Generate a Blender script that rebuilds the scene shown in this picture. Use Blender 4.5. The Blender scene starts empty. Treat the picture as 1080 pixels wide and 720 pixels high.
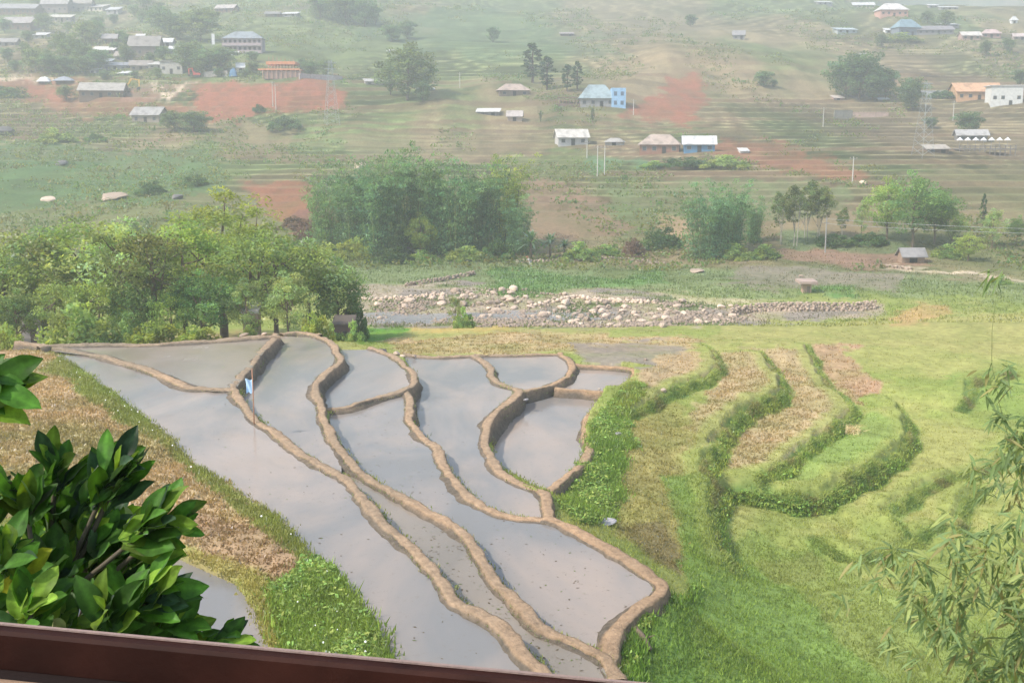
import bpy, math, random
import numpy as np

random.seed(7); rng = np.random.default_rng(7)
SC = bpy.context.scene
COL = SC.collection

# ------------------------------------------------------------------ camera model (photograph 1080 x 720)
FPX = 1160.0; PITCH = math.radians(10.0)
CP, SP = math.cos(PITCH), math.sin(PITCH)

def ray(px, py):
    u = (np.asarray(px, float) - 540) / FPX; v = (360 - np.asarray(py, float)) / FPX
    return u, CP + v * SP, -SP + v * CP
def onz(px, py, z):
    dx, dy, dz = ray(px, py); t = z / dz
    return np.stack([dx * t, dy * t], -1)
def proj(x, y, z):
    d = y * CP - z * SP
    d = np.where(np.abs(d) < 1e-3, 1e-3, d)
    return 540 + FPX * x / d, 360 - FPX * (y * SP + z * CP) / d

# ------------------------------------------------------------------ noise
def _h(xi, yi, s):
    n = (xi.astype(np.int64) * 374761393 + yi.astype(np.int64) * 668265263 + s * 1274126177) & 0xFFFFFFFF
    n = ((n ^ (n >> 13)) * 1274126177) & 0xFFFFFFFF
    n = (n ^ (n >> 16)) & 0xFFFFFF
    return n / float(0x7FFFFF) - 1.0
def vn(x, y, s=0):
    x = np.asarray(x, float); y = np.asarray(y, float)
    xi = np.floor(x); yi = np.floor(y); fx = x - xi; fy = y - yi
    fx = fx * fx * (3 - 2 * fx); fy = fy * fy * (3 - 2 * fy)
    a = _h(xi, yi, s); b = _h(xi + 1, yi, s); c = _h(xi, yi + 1, s); d = _h(xi + 1, yi + 1, s)
    return (a + (b - a) * fx) * (1 - fy) + (c + (d - c) * fx) * fy
def fbm(x, y, sc, o=4, s=0):
    t = 0; a = 0.5; f = 1.0 / sc
    for k in range(o):
        t = t + a * vn(np.asarray(x) * f, np.asarray(y) * f, s + k * 17); a *= .5; f *= 2.03
    return t
def ss(a, b, x):
    t = np.clip((np.asarray(x, float) - a) / (b - a), 0, 1); return t * t * (3 - 2 * t)

def inpoly(x, y, P):
    P = np.asarray(P, float); r = np.zeros(x.shape, bool)
    m = (x >= P[:, 0].min()) & (x <= P[:, 0].max()) & (y >= P[:, 1].min()) & (y <= P[:, 1].max())
    if not m.any(): return r
    xs, ys = x[m], y[m]; q = np.zeros(xs.shape, bool)
    for i in range(len(P)):
        x1, y1 = P[i]; x2, y2 = P[i - 1]
        if y1 == y2: continue
        c = ((y1 > ys) != (y2 > ys)) & (xs < (x2 - x1) * (ys - y1) / (y2 - y1) + x1)
        q ^= c
    r[m] = q
    return r
def segdist(x, y, P, R=8.0):
    """signed distance to an open polyline (+ on the left of travel) and parameter 0..1; far points get 99"""
    P = np.asarray(P, float)
    D = np.full(x.shape, 99.0); S = np.zeros(x.shape); T = np.zeros(x.shape)
    m = (x > P[:, 0].min() - R) & (x < P[:, 0].max() + R) & (y > P[:, 1].min() - R) & (y < P[:, 1].max() + R)
    if not m.any(): return D, T
    xs, ys = x[m], y[m]; d = np.full(xs.shape, 99.0); sg = np.ones(xs.shape); tt = np.zeros(xs.shape)
    L = np.r_[0, np.cumsum(np.hypot(*np.diff(P, axis=0).T))]
    for i in range(len(P) - 1):
        ax, ay = P[i]; bx, by = P[i + 1]; ex, ey = bx - ax, by - ay; l2 = ex * ex + ey * ey + 1e-9
        t = np.clip(((xs - ax) * ex + (ys - ay) * ey) / l2, 0, 1)
        dd = np.hypot(xs - ax - t * ex, ys - ay - t * ey); k = dd < d
        d = np.where(k, dd, d); sg = np.where(k, np.sign(ex * (ys - ay) - ey * (xs - ax)), sg)
        tt = np.where(k, (L[i] + t * math.sqrt(l2)) / L[-1], tt)
    D[m] = d * sg; T[m] = tt
    return D, T
def smooth_line(P, step):
    P = np.asarray(P, float); Q = np.vstack([2 * P[0] - P[1], P, 2 * P[-1] - P[-2]]); out = []
    for i in range(1, len(Q) - 2):
        p0, p1, p2, p3 = Q[i - 1:i + 3]; n = max(2, int(np.linalg.norm(p2 - p1) / step))
        t = (np.arange(n) / n)[:, None]
        out.append(.5 * (2 * p1 + (p2 - p0) * t + (2 * p0 - 5 * p1 + 4 * p2 - p3) * t ** 2 + (3 * p1 - p0 - 3 * p2 + p3) * t ** 3))
    out.append(Q[-2][None]); return np.vstack(out)

# ------------------------------------------------------------------ paddies: outlines traced as pixels of the photograph, lifted onto their water levels
B1 = [(293,352),(280,366),(265,385),(254,398),(247,409),(263,433),(293,457),(320,477),(360,500),(377,517),(393,535),(415,560),(445,585),(465,607),(482,632),(507,649),(527,662),(542,675),(556,690),(574,707),(600,735)]
B2 = [(333,353),(350,362),(360,378),(348,390),(336,401),(333,412),(340,430),(347,453),(360,473),(382,497),(412,516),(445,534),(475,551),(495,568),(508,585),(522,608),(538,628),(556,648),(576,663),(602,674),(624,684),(640,694),(652,716)]
B3 = [(392,366),(412,374),(428,384),(437,395),(433,408),(402,417),(368,428),(344,431)]
B4 = [(430,411),(433,437),(443,457),(461,470),(468,487),(477,503),(490,518),(510,533),(540,543),(578,545)]
B5 = [(500,374),(517,387),(524,402),(548,412),(528,430),(514,447),(514,467),(522,490),(539,503),(560,512),(577,520),(579,545)]
B6 = [(578,545),(593,550),(612,562),(638,576),(664,591),(692,606),(702,616),(696,626),(676,640),(656,656),(646,674),(643,694),(642,722)]
B7 = [(592,372),(603,385),(599,397),(577,406),(549,413)]
B8 = [(604,384),(650,387),(669,390),(669,400),(643,414)]
B9 = [(643,414),(634,425),(622,438),(617,457),(622,473),(612,490),(594,505),(577,518)]
B10 = [(20,360),(60,366),(100,373),(160,390),(193,405),(225,409),(247,409)]
B11 = [(586,409),(612,411),(643,414)]
PONDS = {   # name: (water level, outline)
 'A': (-11.50, [(56,371)] + B10[2:] + B1[5:] + [(600,760),(440,760),(405,692),(380,645),(340,592),(290,541),(200,481),(140,427),(104,402),(86,385)]),
 'N': (-11.42, [(56,367),(70,363),(180,361),(292,353)] + B1[1:5] + B10[5:1:-1]),
 'B': (-12.02, B1[:9] + B2[8::-1]),
 'D': (-12.12, B1[8:] + [(660,760),(650,720)] + B2[:8:-1][0:14]),
 'C': (-12.52, B3 + [(340,430),(333,412),(338,398),(358,381),(358,366)]),
 'F': (-12.64, [(347,432),(402,417),(430,409)] + B4[1:] + B6[:-1] + [(640,694)] + B2[-4:6:-1]),
 'G': (-13.18, [(425,373),(500,374)] + B5[1:] + B4[-2::-1] + [(437,395),(430,384)]),
 'H': (-13.38, [(500,374),(592,372)] + B7[1:] + B5[3:0:-1]),
 'I': (-13.62, [(600,384)] + B8[1:] + [(612,411),(570,408),(600,395)]),
 'J': (-13.92, [(548,411),(600,409),(643,413)] + B9[1:] + B5[9:3:-1]),
 'K': (-12.00, [(140,560),(200,589),(250,611),(272,643),(288,690),(300,760),(60,760),(60,590)]),
}
CREST = 0.17
POND_W = {k: (lv, onz(*np.array(P, float).T, lv + CREST)) for k, (lv, P) in PONDS.items()}
def pond_level(x, y):
    L = np.full(x.shape, -99.0)
    for lv, W in POND_W.values():
        m = inpoly(x, y, W); L[m] = np.maximum(L[m], lv)
    return L

# ------------------------------------------------------------------ near relief: spot heights (pixel, z) and a linear radial basis through them
SPOT = [(0,372,-11.1),(60,378,-11.3),(0,400,-11.0),(0,470,-10.6),(60,430,-11.0),(100,480,-11.0),(150,520,-11.05),(180,490,-11.5),(250,560,-11.25),(280,575,-11.3),(320,620,-11.35),(380,685,-11.4),(240,600,-11.8),
 (0,560,-10.5),(0,650,-10.7),(100,560,-11.2),(300,700,-11.5),(300,800,-11.6),(0,800,-10.8),(700,800,-14.6),(1080,800,-18.6),(620,790,-13.2),
 (652,470,-14.55),(625,520,-14.7),(645,550,-14.9),(632,500,-14.4),(600,530,-14.4),(680,570,-14.9),(720,600,-15.4),(745,680,-16.2),(668,690,-15.2),(690,660,-15.1),(715,640,-15.4),(690,500,-14.9),(660,440,-14.4),(690,540,-15.0),
 (700,380,-14.05),(640,372,-13.9),(600,362,-13.95),(450,368,-13.6),(400,360,-13.2),(500,358,-14.0),(560,352,-14.3),(500,345,-14.8),(650,350,-14.6),(740,350,-14.7),
 (715,405,-14.15),(740,385,-14.1),(700,450,-14.75),(780,400,-14.45),(760,440,-14.8),(720,500,-15.1),(800,465,-15.4),(850,410,-14.9),(800,375,-14.4),(880,390,-15.0),(850,360,-14.7),
 (850,490,-15.7),(920,430,-15.3),(760,497,-15.5),(730,540,-15.7),(850,540,-16.6),(790,580,-16.8),(960,480,-16.4),(1000,420,-15.8),(1060,400,-15.8),(960,370,-15.2),(1070,360,-15.2),
 (1000,560,-17.1),(1060,500,-16.7),(900,620,-17.5),(1070,650,-18.1),(775,640,-16.6),(850,700,-17.9),(1000,700,-18.4),(960,327,-14.6),(1060,333,-14.9),(860,345,-15.0),(1200,420,-15.9),(1250,600,-18)]
_c = [np.r_[onz(a, b, z), z] for a, b, z in SPOT]
for k, (lv, W) in POND_W.items():
    for p in W[::1]: _c.append(np.r_[p, lv])
_c += [np.array(p, float) for p in [(-30,79,-15),(-12,80,-15.2),(-48,80,-14.8),(4,86,-15.2),(-75,84,-14),(-75,50,-11.5),(-60,20,-9.5),(-20,5,-9.5),(0,0,-10.5),(30,0,-15),(20,12,-16),(60,20,-19),(90,60,-17),(95,95,-15),(-30,95,-16.3),(0,98,-16.2),(30,100,-16),(60,104,-15),(0,-30,-9),(-60,-30,-6),(60,-30,-18)]]
_c = np.array(_c)
_r = np.hypot(_c[:, None, 0] - _c[None, :, 0], _c[:, None, 1] - _c[None, :, 1])
_n = len(_c); _A = np.zeros((_n + 3, _n + 3)); _A[:_n, :_n] = _r - np.eye(_n) * .8
_A[:_n, _n] = 1; _A[:_n, _n + 1:] = _c[:, :2]; _A[_n, :_n] = 1; _A[_n + 1:, :_n] = _c[:, :2].T
_w = np.linalg.lstsq(_A, np.r_[_c[:, 2], 0, 0, 0], rcond=None)[0]
def near_base(x, y):
    out = np.empty(x.shape); f = x.ravel(); g = y.ravel(); o = out.ravel()
    for i in range(0, f.size, 40000):
        a, b = f[i:i + 40000], g[i:i + 40000]
        o[i:i + 40000] = np.hypot(a[:, None] - _c[:, 0], b[:, None] - _c[:, 1]) @ _w[:_n] + _w[_n] + a * _w[_n + 1] + b * _w[_n + 2]
    return o.reshape(x.shape)

# terrace walls on the green side: top edge in pixels, its level, drop
WALLS = [
 ([(736,360),(752,378),(757,392),(742,407),(715,418),(688,431),(662,442),(648,452)], -14.1, .55),
 ([(795,372),(815,390),(825,405),(824,417),(795,430),(772,446),(757,465),(746,483),(735,500)], -14.6, .80),
 ([(845,365),(868,395),(885,415),(897,430),(880,444),(856,460),(830,480),(800,491),(775,497)], -15.0, .65),
 ([(925,412),(945,425),(960,443),(952,462),(925,480),(898,494),(865,507),(820,507),(785,508),(757,511),(751,528),(756,550),(765,570),(785,590)], -15.6, 1.0),
 ([(1075,392),(1050,395),(1025,402),(1022,415),(1005,425)], -15.7, .5),
 ([(1075,455),(1050,480),(1010,490),(975,503),(945,520),(935,530),(960,548)], -16.5, .5),
 ([(1040,500),(1020,512),(1012,535),(1018,556)], -16.8, .55),
 ([(995,540),(960,560),(930,575),(890,580),(855,560)], -17.1, .4),
]
WALL_W = [(smooth_line(onz(*np.array(P, float).T, z), .6), dr) for P, z, dr in WALLS]

FP = np.array([(-60,-13),(60,-13),(80,-14.6),(90,-15.5),(100,-16.4),(106,-16.9),(114,-17.1),(119,-16.6),(126,-16.3),(140,-16.7),(155,-16.6),(168,-15.5),(185,-13.0),(205,-10.9),(230,-8.4),(260,-5.3),(300,-1.4),(330,2.0),(365,10),(400,18.6),(460,33),(520,47),(590,63),(650,77.5),(720,94),(800,116),(1000,170),(1400,255),(1800,330)], float)
_fy = np.linspace(-60, 1800, 7441); _fz = np.interp(_fy, FP[:, 0], FP[:, 1])
_k = np.hanning(41); _k /= _k.sum(); _fz = np.convolve(np.pad(_fz, 20, 'edge'), _k, 'valid')
def far_base(x, y):
    z = np.interp(y, _fy, _fz)
    u = x / np.maximum(y, 1)
    w = ss(.24, .40, u) * ss(600, 660, y)
    low = np.interp(y, [600, 660, 900, 1250, 1500, 1800], [66, 79, 82, 120, 205, 300])
    z = z * (1 - w) + np.minimum(z, low) * w
    k = ss(165, 330, y)
    z = z + k * (fbm(x, y, 120, 3, 5) * (1.5 + 7 * ss(250, 520, y)) + fbm(x, y, 75, 2, 12) * 4.5)
    # a spur on the left carrying the road and the building platform
    z = z + 3.0 * np.exp(-((x + 118) / 40) ** 2 - ((y - 395) / 30) ** 2)
    z = z + 2.2 * np.exp(-((x + 35) / 18) ** 2 - ((y - 195) / 14) ** 2)
    return z
def tmask(x, y):
    return ss(180, 205, y) * (1 - ss(900, 1100, y)) * ss(-.38, -.06, fbm(x, y, 95, 2, 91) + .12 * (1 - ss(310, 350, y)) - .25 * (1 - ss(-90, -40, x)) * (1 - ss(270, 320, y)))
def terr(z, y, x):
    st = np.where(y < 360, 1.05, 1.9); m = tmask(x, y)
    q = (z + .30 * fbm(x, y, 25, 2, 31)) / st; f = q - np.floor(q)
    det = ss(165, 200, y) * (fbm(x, y / 2.4, 32, 3, 9) * 4.2 + fbm(x, y / 2.0, 11, 2, 10) * 1.1)
    return z + m * st * (ss(.60, .92, f) - f) * .95 + det * (1 - .9 * m)
def H(x, y, ponds=True):
    x = np.atleast_1d(np.asarray(x, float)); y = np.atleast_1d(np.asarray(y, float))
    z = terr(far_base(x, y), y, x)
    z = z + ss(98, 110, y) * (1 - ss(160, 180, y)) * fbm(x, y, 9, 3, 40) * .55
    m = (y < 106) & (np.abs(x) < 140)
    if m.any():
        xs, ys = x[m], y[m]; zn = near_base(xs, ys)
        zn = zn + fbm(xs, ys, 5, 3, 3) * .22
        for W, dr in WALL_W:
            d, t = segdist(xs + .28 * vn(xs * .9, ys * .9, 61) + .05 * vn(xs * 3.3, ys * 3.3, 63), ys + .28 * vn(xs * .9, ys * .9, 62) + .05 * vn(xs * 3.3, ys * 3.3, 64), W, 18)
            k = np.abs(d) < 18
            zn = zn + np.where(k, .62 * dr * np.clip(-d / .36, -1, 1) * np.exp(-np.abs(d) / 6.5) * ss(0, .1, t) * (1 - ss(.9, 1, t)), 0)
        if ponds:
            L = pond_level(xs, ys); zn = np.where(L > -90, L - .3, zn)
        w = ss(92, 104, ys) + 0
        w = np.maximum(w, ss(90, 130, np.abs(xs)))
        z[m] = zn * (1 - w) + z[m] * w
    return z
_Yc = np.r_[np.arange(14, 120, .25), np.arange(120, 260, .5), np.arange(260, 900, 1.0)]
def hit(px, py):
    """where the camera ray through a photograph pixel meets the terrain"""
    dx, dy, dz = ray(px, py); t = _Yc / dy
    h = H(dx * t, _Yc, False); b = np.nonzero(h >= dz * t)[0]
    i = b[0] if len(b) else len(_Yc) - 1
    x, y = float(dx * t[i]), float(_Yc[i]); return x, y, float(h[i])
def at_depth(px, Y):
    z = -15.0
    for _ in range(4):
        x = (px - 540) / FPX * (Y * CP - z * SP); z = float(H(x, Y, False)[0])
    return x, Y, z
def mpp(y, z): return (y * CP - z * SP) / FPX          # metres per photograph pixel

# ------------------------------------------------------------------ materials
def new_mat(name):
    m = bpy.data.materials.new(name); m.use_nodes = True; nt = m.node_tree; nt.nodes.clear()
    return m, nt, nt.nodes, nt.links
def N(nd, t, **k):
    n = nd.new(t)
    for a, v in k.items():
        if a.startswith('i_'): n.inputs[a[2:].replace('_', ' ')].default_value = v
        else: setattr(n, a, v)
    return n
def surf_mat(name, color=None, attr=None, var=.25, scale=6.0, rough=.9, bump=.15, bscale=None, spec=.2, dark_steep=None, coord='Object', stripes=None, dirt=None):
    m, nt, nd, ln = new_mat(name)
    out = N(nd, 'ShaderNodeOutputMaterial'); bs = N(nd, 'ShaderNodeBsdfPrincipled'); ln.new(bs.outputs[0], out.inputs[0])
    bs.inputs['Roughness'].default_value = rough; bs.inputs['Specular IOR Level'].default_value = spec
    tc = N(nd, 'ShaderNodeTexCoord')
    no = N(nd, 'ShaderNodeTexNoise', i_Scale=scale, i_Detail=7.0, i_Roughness=.65); ln.new(tc.outputs[coord], no.inputs['Vector'])
    if attr:
        a = N(nd, 'ShaderNodeAttribute', attribute_name=attr); c = a.outputs['Color']
    else:
        r = N(nd, 'ShaderNodeRGB'); r.outputs[0].default_value = (*color, 1); c = r.outputs[0]
    mr = N(nd, 'ShaderNodeMapRange'); mr.inputs[1].default_value = .25; mr.inputs[2].default_value = .75
    mr.inputs[3].default_value = 1 - var; mr.inputs[4].default_value = 1 + var
    ln.new(no.outputs['Fac'], mr.inputs[0])
    mu = N(nd, 'ShaderNodeVectorMath', operation='MULTIPLY'); ln.new(c, mu.inputs[0]); ln.new(mr.outputs[0], mu.inputs[1]); c = mu.outputs[0]
    if stripes:
        wv = N(nd, 'ShaderNodeTexWave', wave_type='BANDS', bands_direction=stripes[0], i_Scale=stripes[1], i_Distortion=stripes[2], i_Detail=2.0)
        ln.new(tc.outputs[coord], wv.inputs['Vector'])
        m2 = N(nd, 'ShaderNodeMapRange'); m2.inputs[3].default_value = 1 - stripes[3]; m2.inputs[4].default_value = 1 + stripes[3] * .4
        ln.new(wv.outputs['Fac'], m2.inputs[0]); mv = N(nd, 'ShaderNodeVectorMath', operation='MULTIPLY')
        ln.new(c, mv.inputs[0]); ln.new(m2.outputs[0], mv.inputs[1]); c = mv.outputs[0]
    if dirt:
        n3 = N(nd, 'ShaderNodeTexNoise', i_Scale=dirt[1], i_Detail=4.0); ln.new(tc.outputs[coord], n3.inputs['Vector'])
        m3 = N(nd, 'ShaderNodeMapRange'); m3.inputs[1].default_value = .5; m3.inputs[2].default_value = .68; ln.new(n3.outputs['Fac'], m3.inputs[0])
        mx3 = N(nd, 'ShaderNodeMix', data_type='RGBA'); ln.new(m3.outputs[0], mx3.inputs[0]); ln.new(c, mx3.inputs[6]); mx3.inputs[7].default_value = (*dirt[0], 1); c = mx3.outputs[2]
    if dark_steep:
        g = N(nd, 'ShaderNodeNewGeometry'); sx = N(nd, 'ShaderNodeSeparateXYZ'); ln.new(g.outputs['True Normal'], sx.inputs[0])
        m4 = N(nd, 'ShaderNodeMapRange'); m4.inputs[1].default_value = .35; m4.inputs[2].default_value = .75; ln.new(sx.outputs[2], m4.inputs[0])
        mx = N(nd, 'ShaderNodeMix', data_type='RGBA'); ln.new(m4.outputs[0], mx.inputs[0]); ln.new(c, mx.inputs[7])
        dk = N(nd, 'ShaderNodeVectorMath', operation='MULTIPLY'); ln.new(mr.outputs[0], dk.inputs[0]); dk.inputs[1].default_value = dark_steep
        ln.new(dk.outputs[0], mx.inputs[6]); c = mx.outputs[2]
    if name.endswith('rock'):
        oi = N(nd, 'ShaderNodeObjectInfo'); mo = N(nd, 'ShaderNodeMapRange'); mo.inputs[3].default_value = .5; mo.inputs[4].default_value = 1.25; ln.new(oi.outputs['Random'], mo.inputs[0])
        mo2 = N(nd, 'ShaderNodeVectorMath', operation='MULTIPLY'); ln.new(c, mo2.inputs[0]); ln.new(mo.outputs[0], mo2.inputs[1]); c = mo2.outputs[0]
    ln.new(c, bs.inputs['Base Color'])
    if bump:
        n2 = N(nd, 'ShaderNodeTexNoise', i_Scale=bscale or scale * 2, i_Detail=8.0, i_Roughness=.7); ln.new(tc.outputs[coord], n2.inputs['Vector'])
        b = N(nd, 'ShaderNodeBump', i_Strength=bump, i_Distance=.1); ln.new(n2.outputs['Fac'], b.inputs['Height']); ln.new(b.outputs[0], bs.inputs['Normal'])
    return m
def leaf_mat(name, color=None, trans=.35, gloss=.12, var=.25, rough=.45, objvar=.12):
    m, nt, nd, ln = new_mat(name)
    out = N(nd, 'ShaderNodeOutputMaterial')
    if color is None:
        a = N(nd, 'ShaderNodeAttribute', attribute_name='Col'); c = a.outputs['Color']
    else:
        r = N(nd, 'ShaderNodeRGB'); r.outputs[0].default_value = (*color, 1); c = r.outputs[0]
    if name == 'glossy_leaf':
        tc = N(nd, 'ShaderNodeTexCoord'); no = N(nd, 'ShaderNodeTexNoise', i_Scale=38.0, i_Detail=6.0, i_Roughness=.7); ln.new(tc.outputs['Object'], no.inputs['Vector'])
        m0 = N(nd, 'ShaderNodeMapRange'); m0.inputs[1].default_value = .3; m0.inputs[2].default_value = .7; m0.inputs[3].default_value = .6; m0.inputs[4].default_value = 1.4; ln.new(no.outputs['Fac'], m0.inputs[0])
        v0 = N(nd, 'ShaderNodeVectorMath', operation='MULTIPLY'); ln.new(c, v0.inputs[0]); ln.new(m0.outputs[0], v0.inputs[1]); c = v0.outputs[0]
    oi = N(nd, 'ShaderNodeObjectInfo'); hs = N(nd, 'ShaderNodeHueSaturation')
    mr = N(nd, 'ShaderNodeMapRange'); mr.inputs[3].default_value = 1 - objvar * 1.5; mr.inputs[4].default_value = 1 + objvar * 1.5
    ln.new(oi.outputs['Random'], mr.inputs[0]); ln.new(mr.outputs[0], hs.inputs['Value'])
    ml = N(nd, 'ShaderNodeMath', operation='MULTIPLY'); ml.inputs[1].default_value = 7.31; fr = N(nd, 'ShaderNodeMath', operation='FRACT')
    ln.new(oi.outputs['Random'], ml.inputs[0]); ln.new(ml.outputs[0], fr.inputs[0])
    mh = N(nd, 'ShaderNodeMapRange'); mh.inputs[3].default_value = .5 - objvar * .12; mh.inputs[4].default_value = .5 + objvar * .12
    ln.new(fr.outputs[0], mh.inputs[0]); ln.new(mh.outputs[0], hs.inputs['Hue'])
    ln.new(c, hs.inputs['Color']); c = hs.outputs[0]
    df = N(nd, 'ShaderNodeBsdfDiffuse'); tr = N(nd, 'ShaderNodeBsdfTranslucent'); ln.new(c, df.inputs[0])
    yl = N(nd, 'ShaderNodeVectorMath', operation='MULTIPLY'); ln.new(c, yl.inputs[0]); yl.inputs[1].default_value = (1.5, 1.45, .6); ln.new(yl.outputs[0], tr.inputs[0])
    mx = N(nd, 'ShaderNodeMixShader'); mx.inputs[0].default_value = trans; ln.new(df.outputs[0], mx.inputs[1]); ln.new(tr.outputs[0], mx.inputs[2])
    gl = N(nd, 'ShaderNodeBsdfGlossy'); gl.inputs['Roughness'].default_value = rough; gl.inputs[0].default_value = (1, 1, 1, 1)
    fn = N(nd, 'ShaderNodeFresnel'); fn.inputs[0].default_value = 1.4
    mg = N(nd, 'ShaderNodeMath', operation='MULTIPLY'); mg.inputs[1].default_value = gloss * 4; ln.new(fn.outputs[0], mg.inputs[0])
    m2 = N(nd, 'ShaderNodeMixShader'); ln.new(mg.outputs[0], m2.inputs[0]); ln.new(mx.outputs[0], m2.inputs[1]); ln.new(gl.outputs[0], m2.inputs[2])
    ln.new(m2.outputs[0], out.inputs[0])
    return m

M = {}
M['ground'] = surf_mat('ground_cover', attr='Col', var=.30, scale=1.7, rough=1.0, bump=.5, bscale=3.0, spec=.05)
M['bund'] = surf_mat('bund_earth', attr='Col', var=.38, scale=4.2, rough=.95, bump=1.0, bscale=9, spec=.1)
M['leaf'] = leaf_mat('tree_foliage', gloss=.02, rough=.6, trans=.5)
M['grass'] = leaf_mat('grass_blades', trans=.3, gloss=.05, objvar=0)
M['bark'] = surf_mat('bark', color=(.16,.12,.085), var=.4, scale=3, bump=.4)
M['pale_bark'] = surf_mat('pale_bark', color=(.34,.31,.26), var=.3, scale=2, bump=.3)
M['culm'] = surf_mat('bamboo_culm', color=(.16,.19,.07), var=.3, scale=2, bump=.1, rough=.6)
M['rock'] = surf_mat('river_rock', color=(.50,.385,.295), var=.35, scale=1.3, bump=.6, bscale=4)
M['dark_rock'] = surf_mat('dark_rock', color=(.17,.155,.15), var=.35, scale=1.3, bump=.6, bscale=4)
M['grey_rock'] = surf_mat('grey_rock', color=(.36,.34,.34), var=.3, scale=2.3, bump=.6, bscale=5)

def water_mat(name, base, pink, rough=.05):
    m, nt, nd, ln = new_mat(name)
    out = N(nd, 'ShaderNodeOutputMaterial'); bs = N(nd, 'ShaderNodeBsdfPrincipled'); ln.new(bs.outputs[0], out.inputs[0])
    tc = N(nd, 'ShaderNodeTexCoord'); mp = N(nd, 'ShaderNodeMapping'); mp.inputs['Scale'].default_value = (.16, .07, 1); ln.new(tc.outputs['Object'], mp.inputs[0])
    n1 = N(nd, 'ShaderNodeTexNoise', i_Scale=1.0, i_Detail=5.0, i_Roughness=.55, i_Distortion=.6); ln.new(mp.outputs[0], n1.inputs['Vector'])
    r1 = N(nd, 'ShaderNodeValToRGB'); r1.color_ramp.elements[0].position = .42; r1.color_ramp.elements[1].position = .62
    r1.color_ramp.elements[0].color = (*base, 1); r1.color_ramp.elements[1].color = (*pink, 1); ln.new(n1.outputs['Fac'], r1.inputs[0])
    n2 = N(nd, 'ShaderNodeTexNoise', i_Scale=5.0, i_Detail=8.0, i_Roughness=.75); ln.new(tc.outputs['Object'], n2.inputs['Vector'])
    m2 = N(nd, 'ShaderNodeMapRange'); m2.inputs[1].default_value = .58; m2.inputs[2].default_value = .68; m2.inputs[4].default_value = .55; ln.new(n2.outputs['Fac'], m2.inputs[0])
    mx = N(nd, 'ShaderNodeMix', data_type='RGBA'); ln.new(m2.outputs[0], mx.inputs[0]); ln.new(r1.outputs[0], mx.inputs[6]); mx.inputs[7].default_value = (.16, .13, .09, 1)
    ln.new(mx.outputs[2], bs.inputs['Base Color'])
    n4 = N(nd, 'ShaderNodeTexNoise', i_Scale=.5, i_Detail=3.0); ln.new(tc.outputs['Object'], n4.inputs['Vector'])
    m3 = N(nd, 'ShaderNodeMapRange'); m3.inputs[1].default_value = .4; m3.inputs[2].default_value = .7; m3.inputs[3].default_value = rough; m3.inputs[4].default_value = rough + .12
    ln.new(n4.outputs['Fac'], m3.inputs[0]); ln.new(m3.outputs[0], bs.inputs['Roughness'])
    bs.inputs['IOR'].default_value = 1.33; bs.inputs['Specular IOR Level'].default_value = .32
    n3 = N(nd, 'ShaderNodeTexNoise', i_Scale=2.5, i_Detail=4.0); ln.new(tc.outputs['Object'], n3.inputs['Vector'])
    b = N(nd, 'ShaderNodeBump', i_Strength=.035, i_Distance=.05); ln.new(n3.outputs['Fac'], b.inputs['Height']); ln.new(b.outputs[0], bs.inputs['Normal'])
    return m
M['water'] = water_mat('paddy_water', (.178,.170,.160), (.30,.240,.195), .13)
M['mudwater'] = water_mat('shallow_muddy_water', (.18,.155,.125), (.25,.205,.16), .16)
M['river'] = water_mat('river_water', (.20,.195,.19), (.30,.27,.245), .25)

# ------------------------------------------------------------------ object helpers
def tag(o, label=None, cat=None, group=None, kind=None):
    if label: o['label'] = label
    if cat: o['category'] = cat
    if group: o['group'] = group
    if kind: o['kind'] = kind
    return o
def mesh_np(name, v, faces, mat, cols=None, smooth=False, parent=None):
    """v (n,3); faces: list of int arrays (k,3) or (k,4); cols (n,3) point colours"""
    me = bpy.data.meshes.new(name); v = np.asarray(v, np.float32)
    me.vertices.add(len(v)); me.vertices.foreach_set('co', v.ravel())
    fl = [np.asarray(f, np.int32) for f in faces if len(f)]
    me.loops.add(sum(f.size for f in fl)); me.polygons.add(sum(len(f) for f in fl))
    me.loops.foreach_set('vertex_index', np.concatenate([f.ravel() for f in fl]))
    tot = np.concatenate([np.full(len(f), f.shape[1], np.int32) for f in fl])
    me.polygons.foreach_set('loop_start', np.r_[0, np.cumsum(tot)[:-1]].astype(np.int32))
    if smooth: me.polygons.foreach_set('use_smooth', np.ones(len(tot), bool))
    if cols is not None:
        a = me.color_attributes.new('Col', 'FLOAT_COLOR', 'POINT')
        a.data.foreach_set('color', np.c_[np.clip(cols, 0, 1), np.ones(len(v))].astype(np.float32).ravel())
    me.update(); me.validate(); me.materials.append(mat)
    o = bpy.data.objects.new(name, me); COL.objects.link(o)
    if parent: o.parent = parent
    return o
def empty(name, loc=(0, 0, 0), rz=0):
    o = bpy.data.objects.new(name, None); COL.objects.link(o); o.location = loc; o.rotation_euler = (0, 0, rz); o.empty_display_size = .3
    return o
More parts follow.
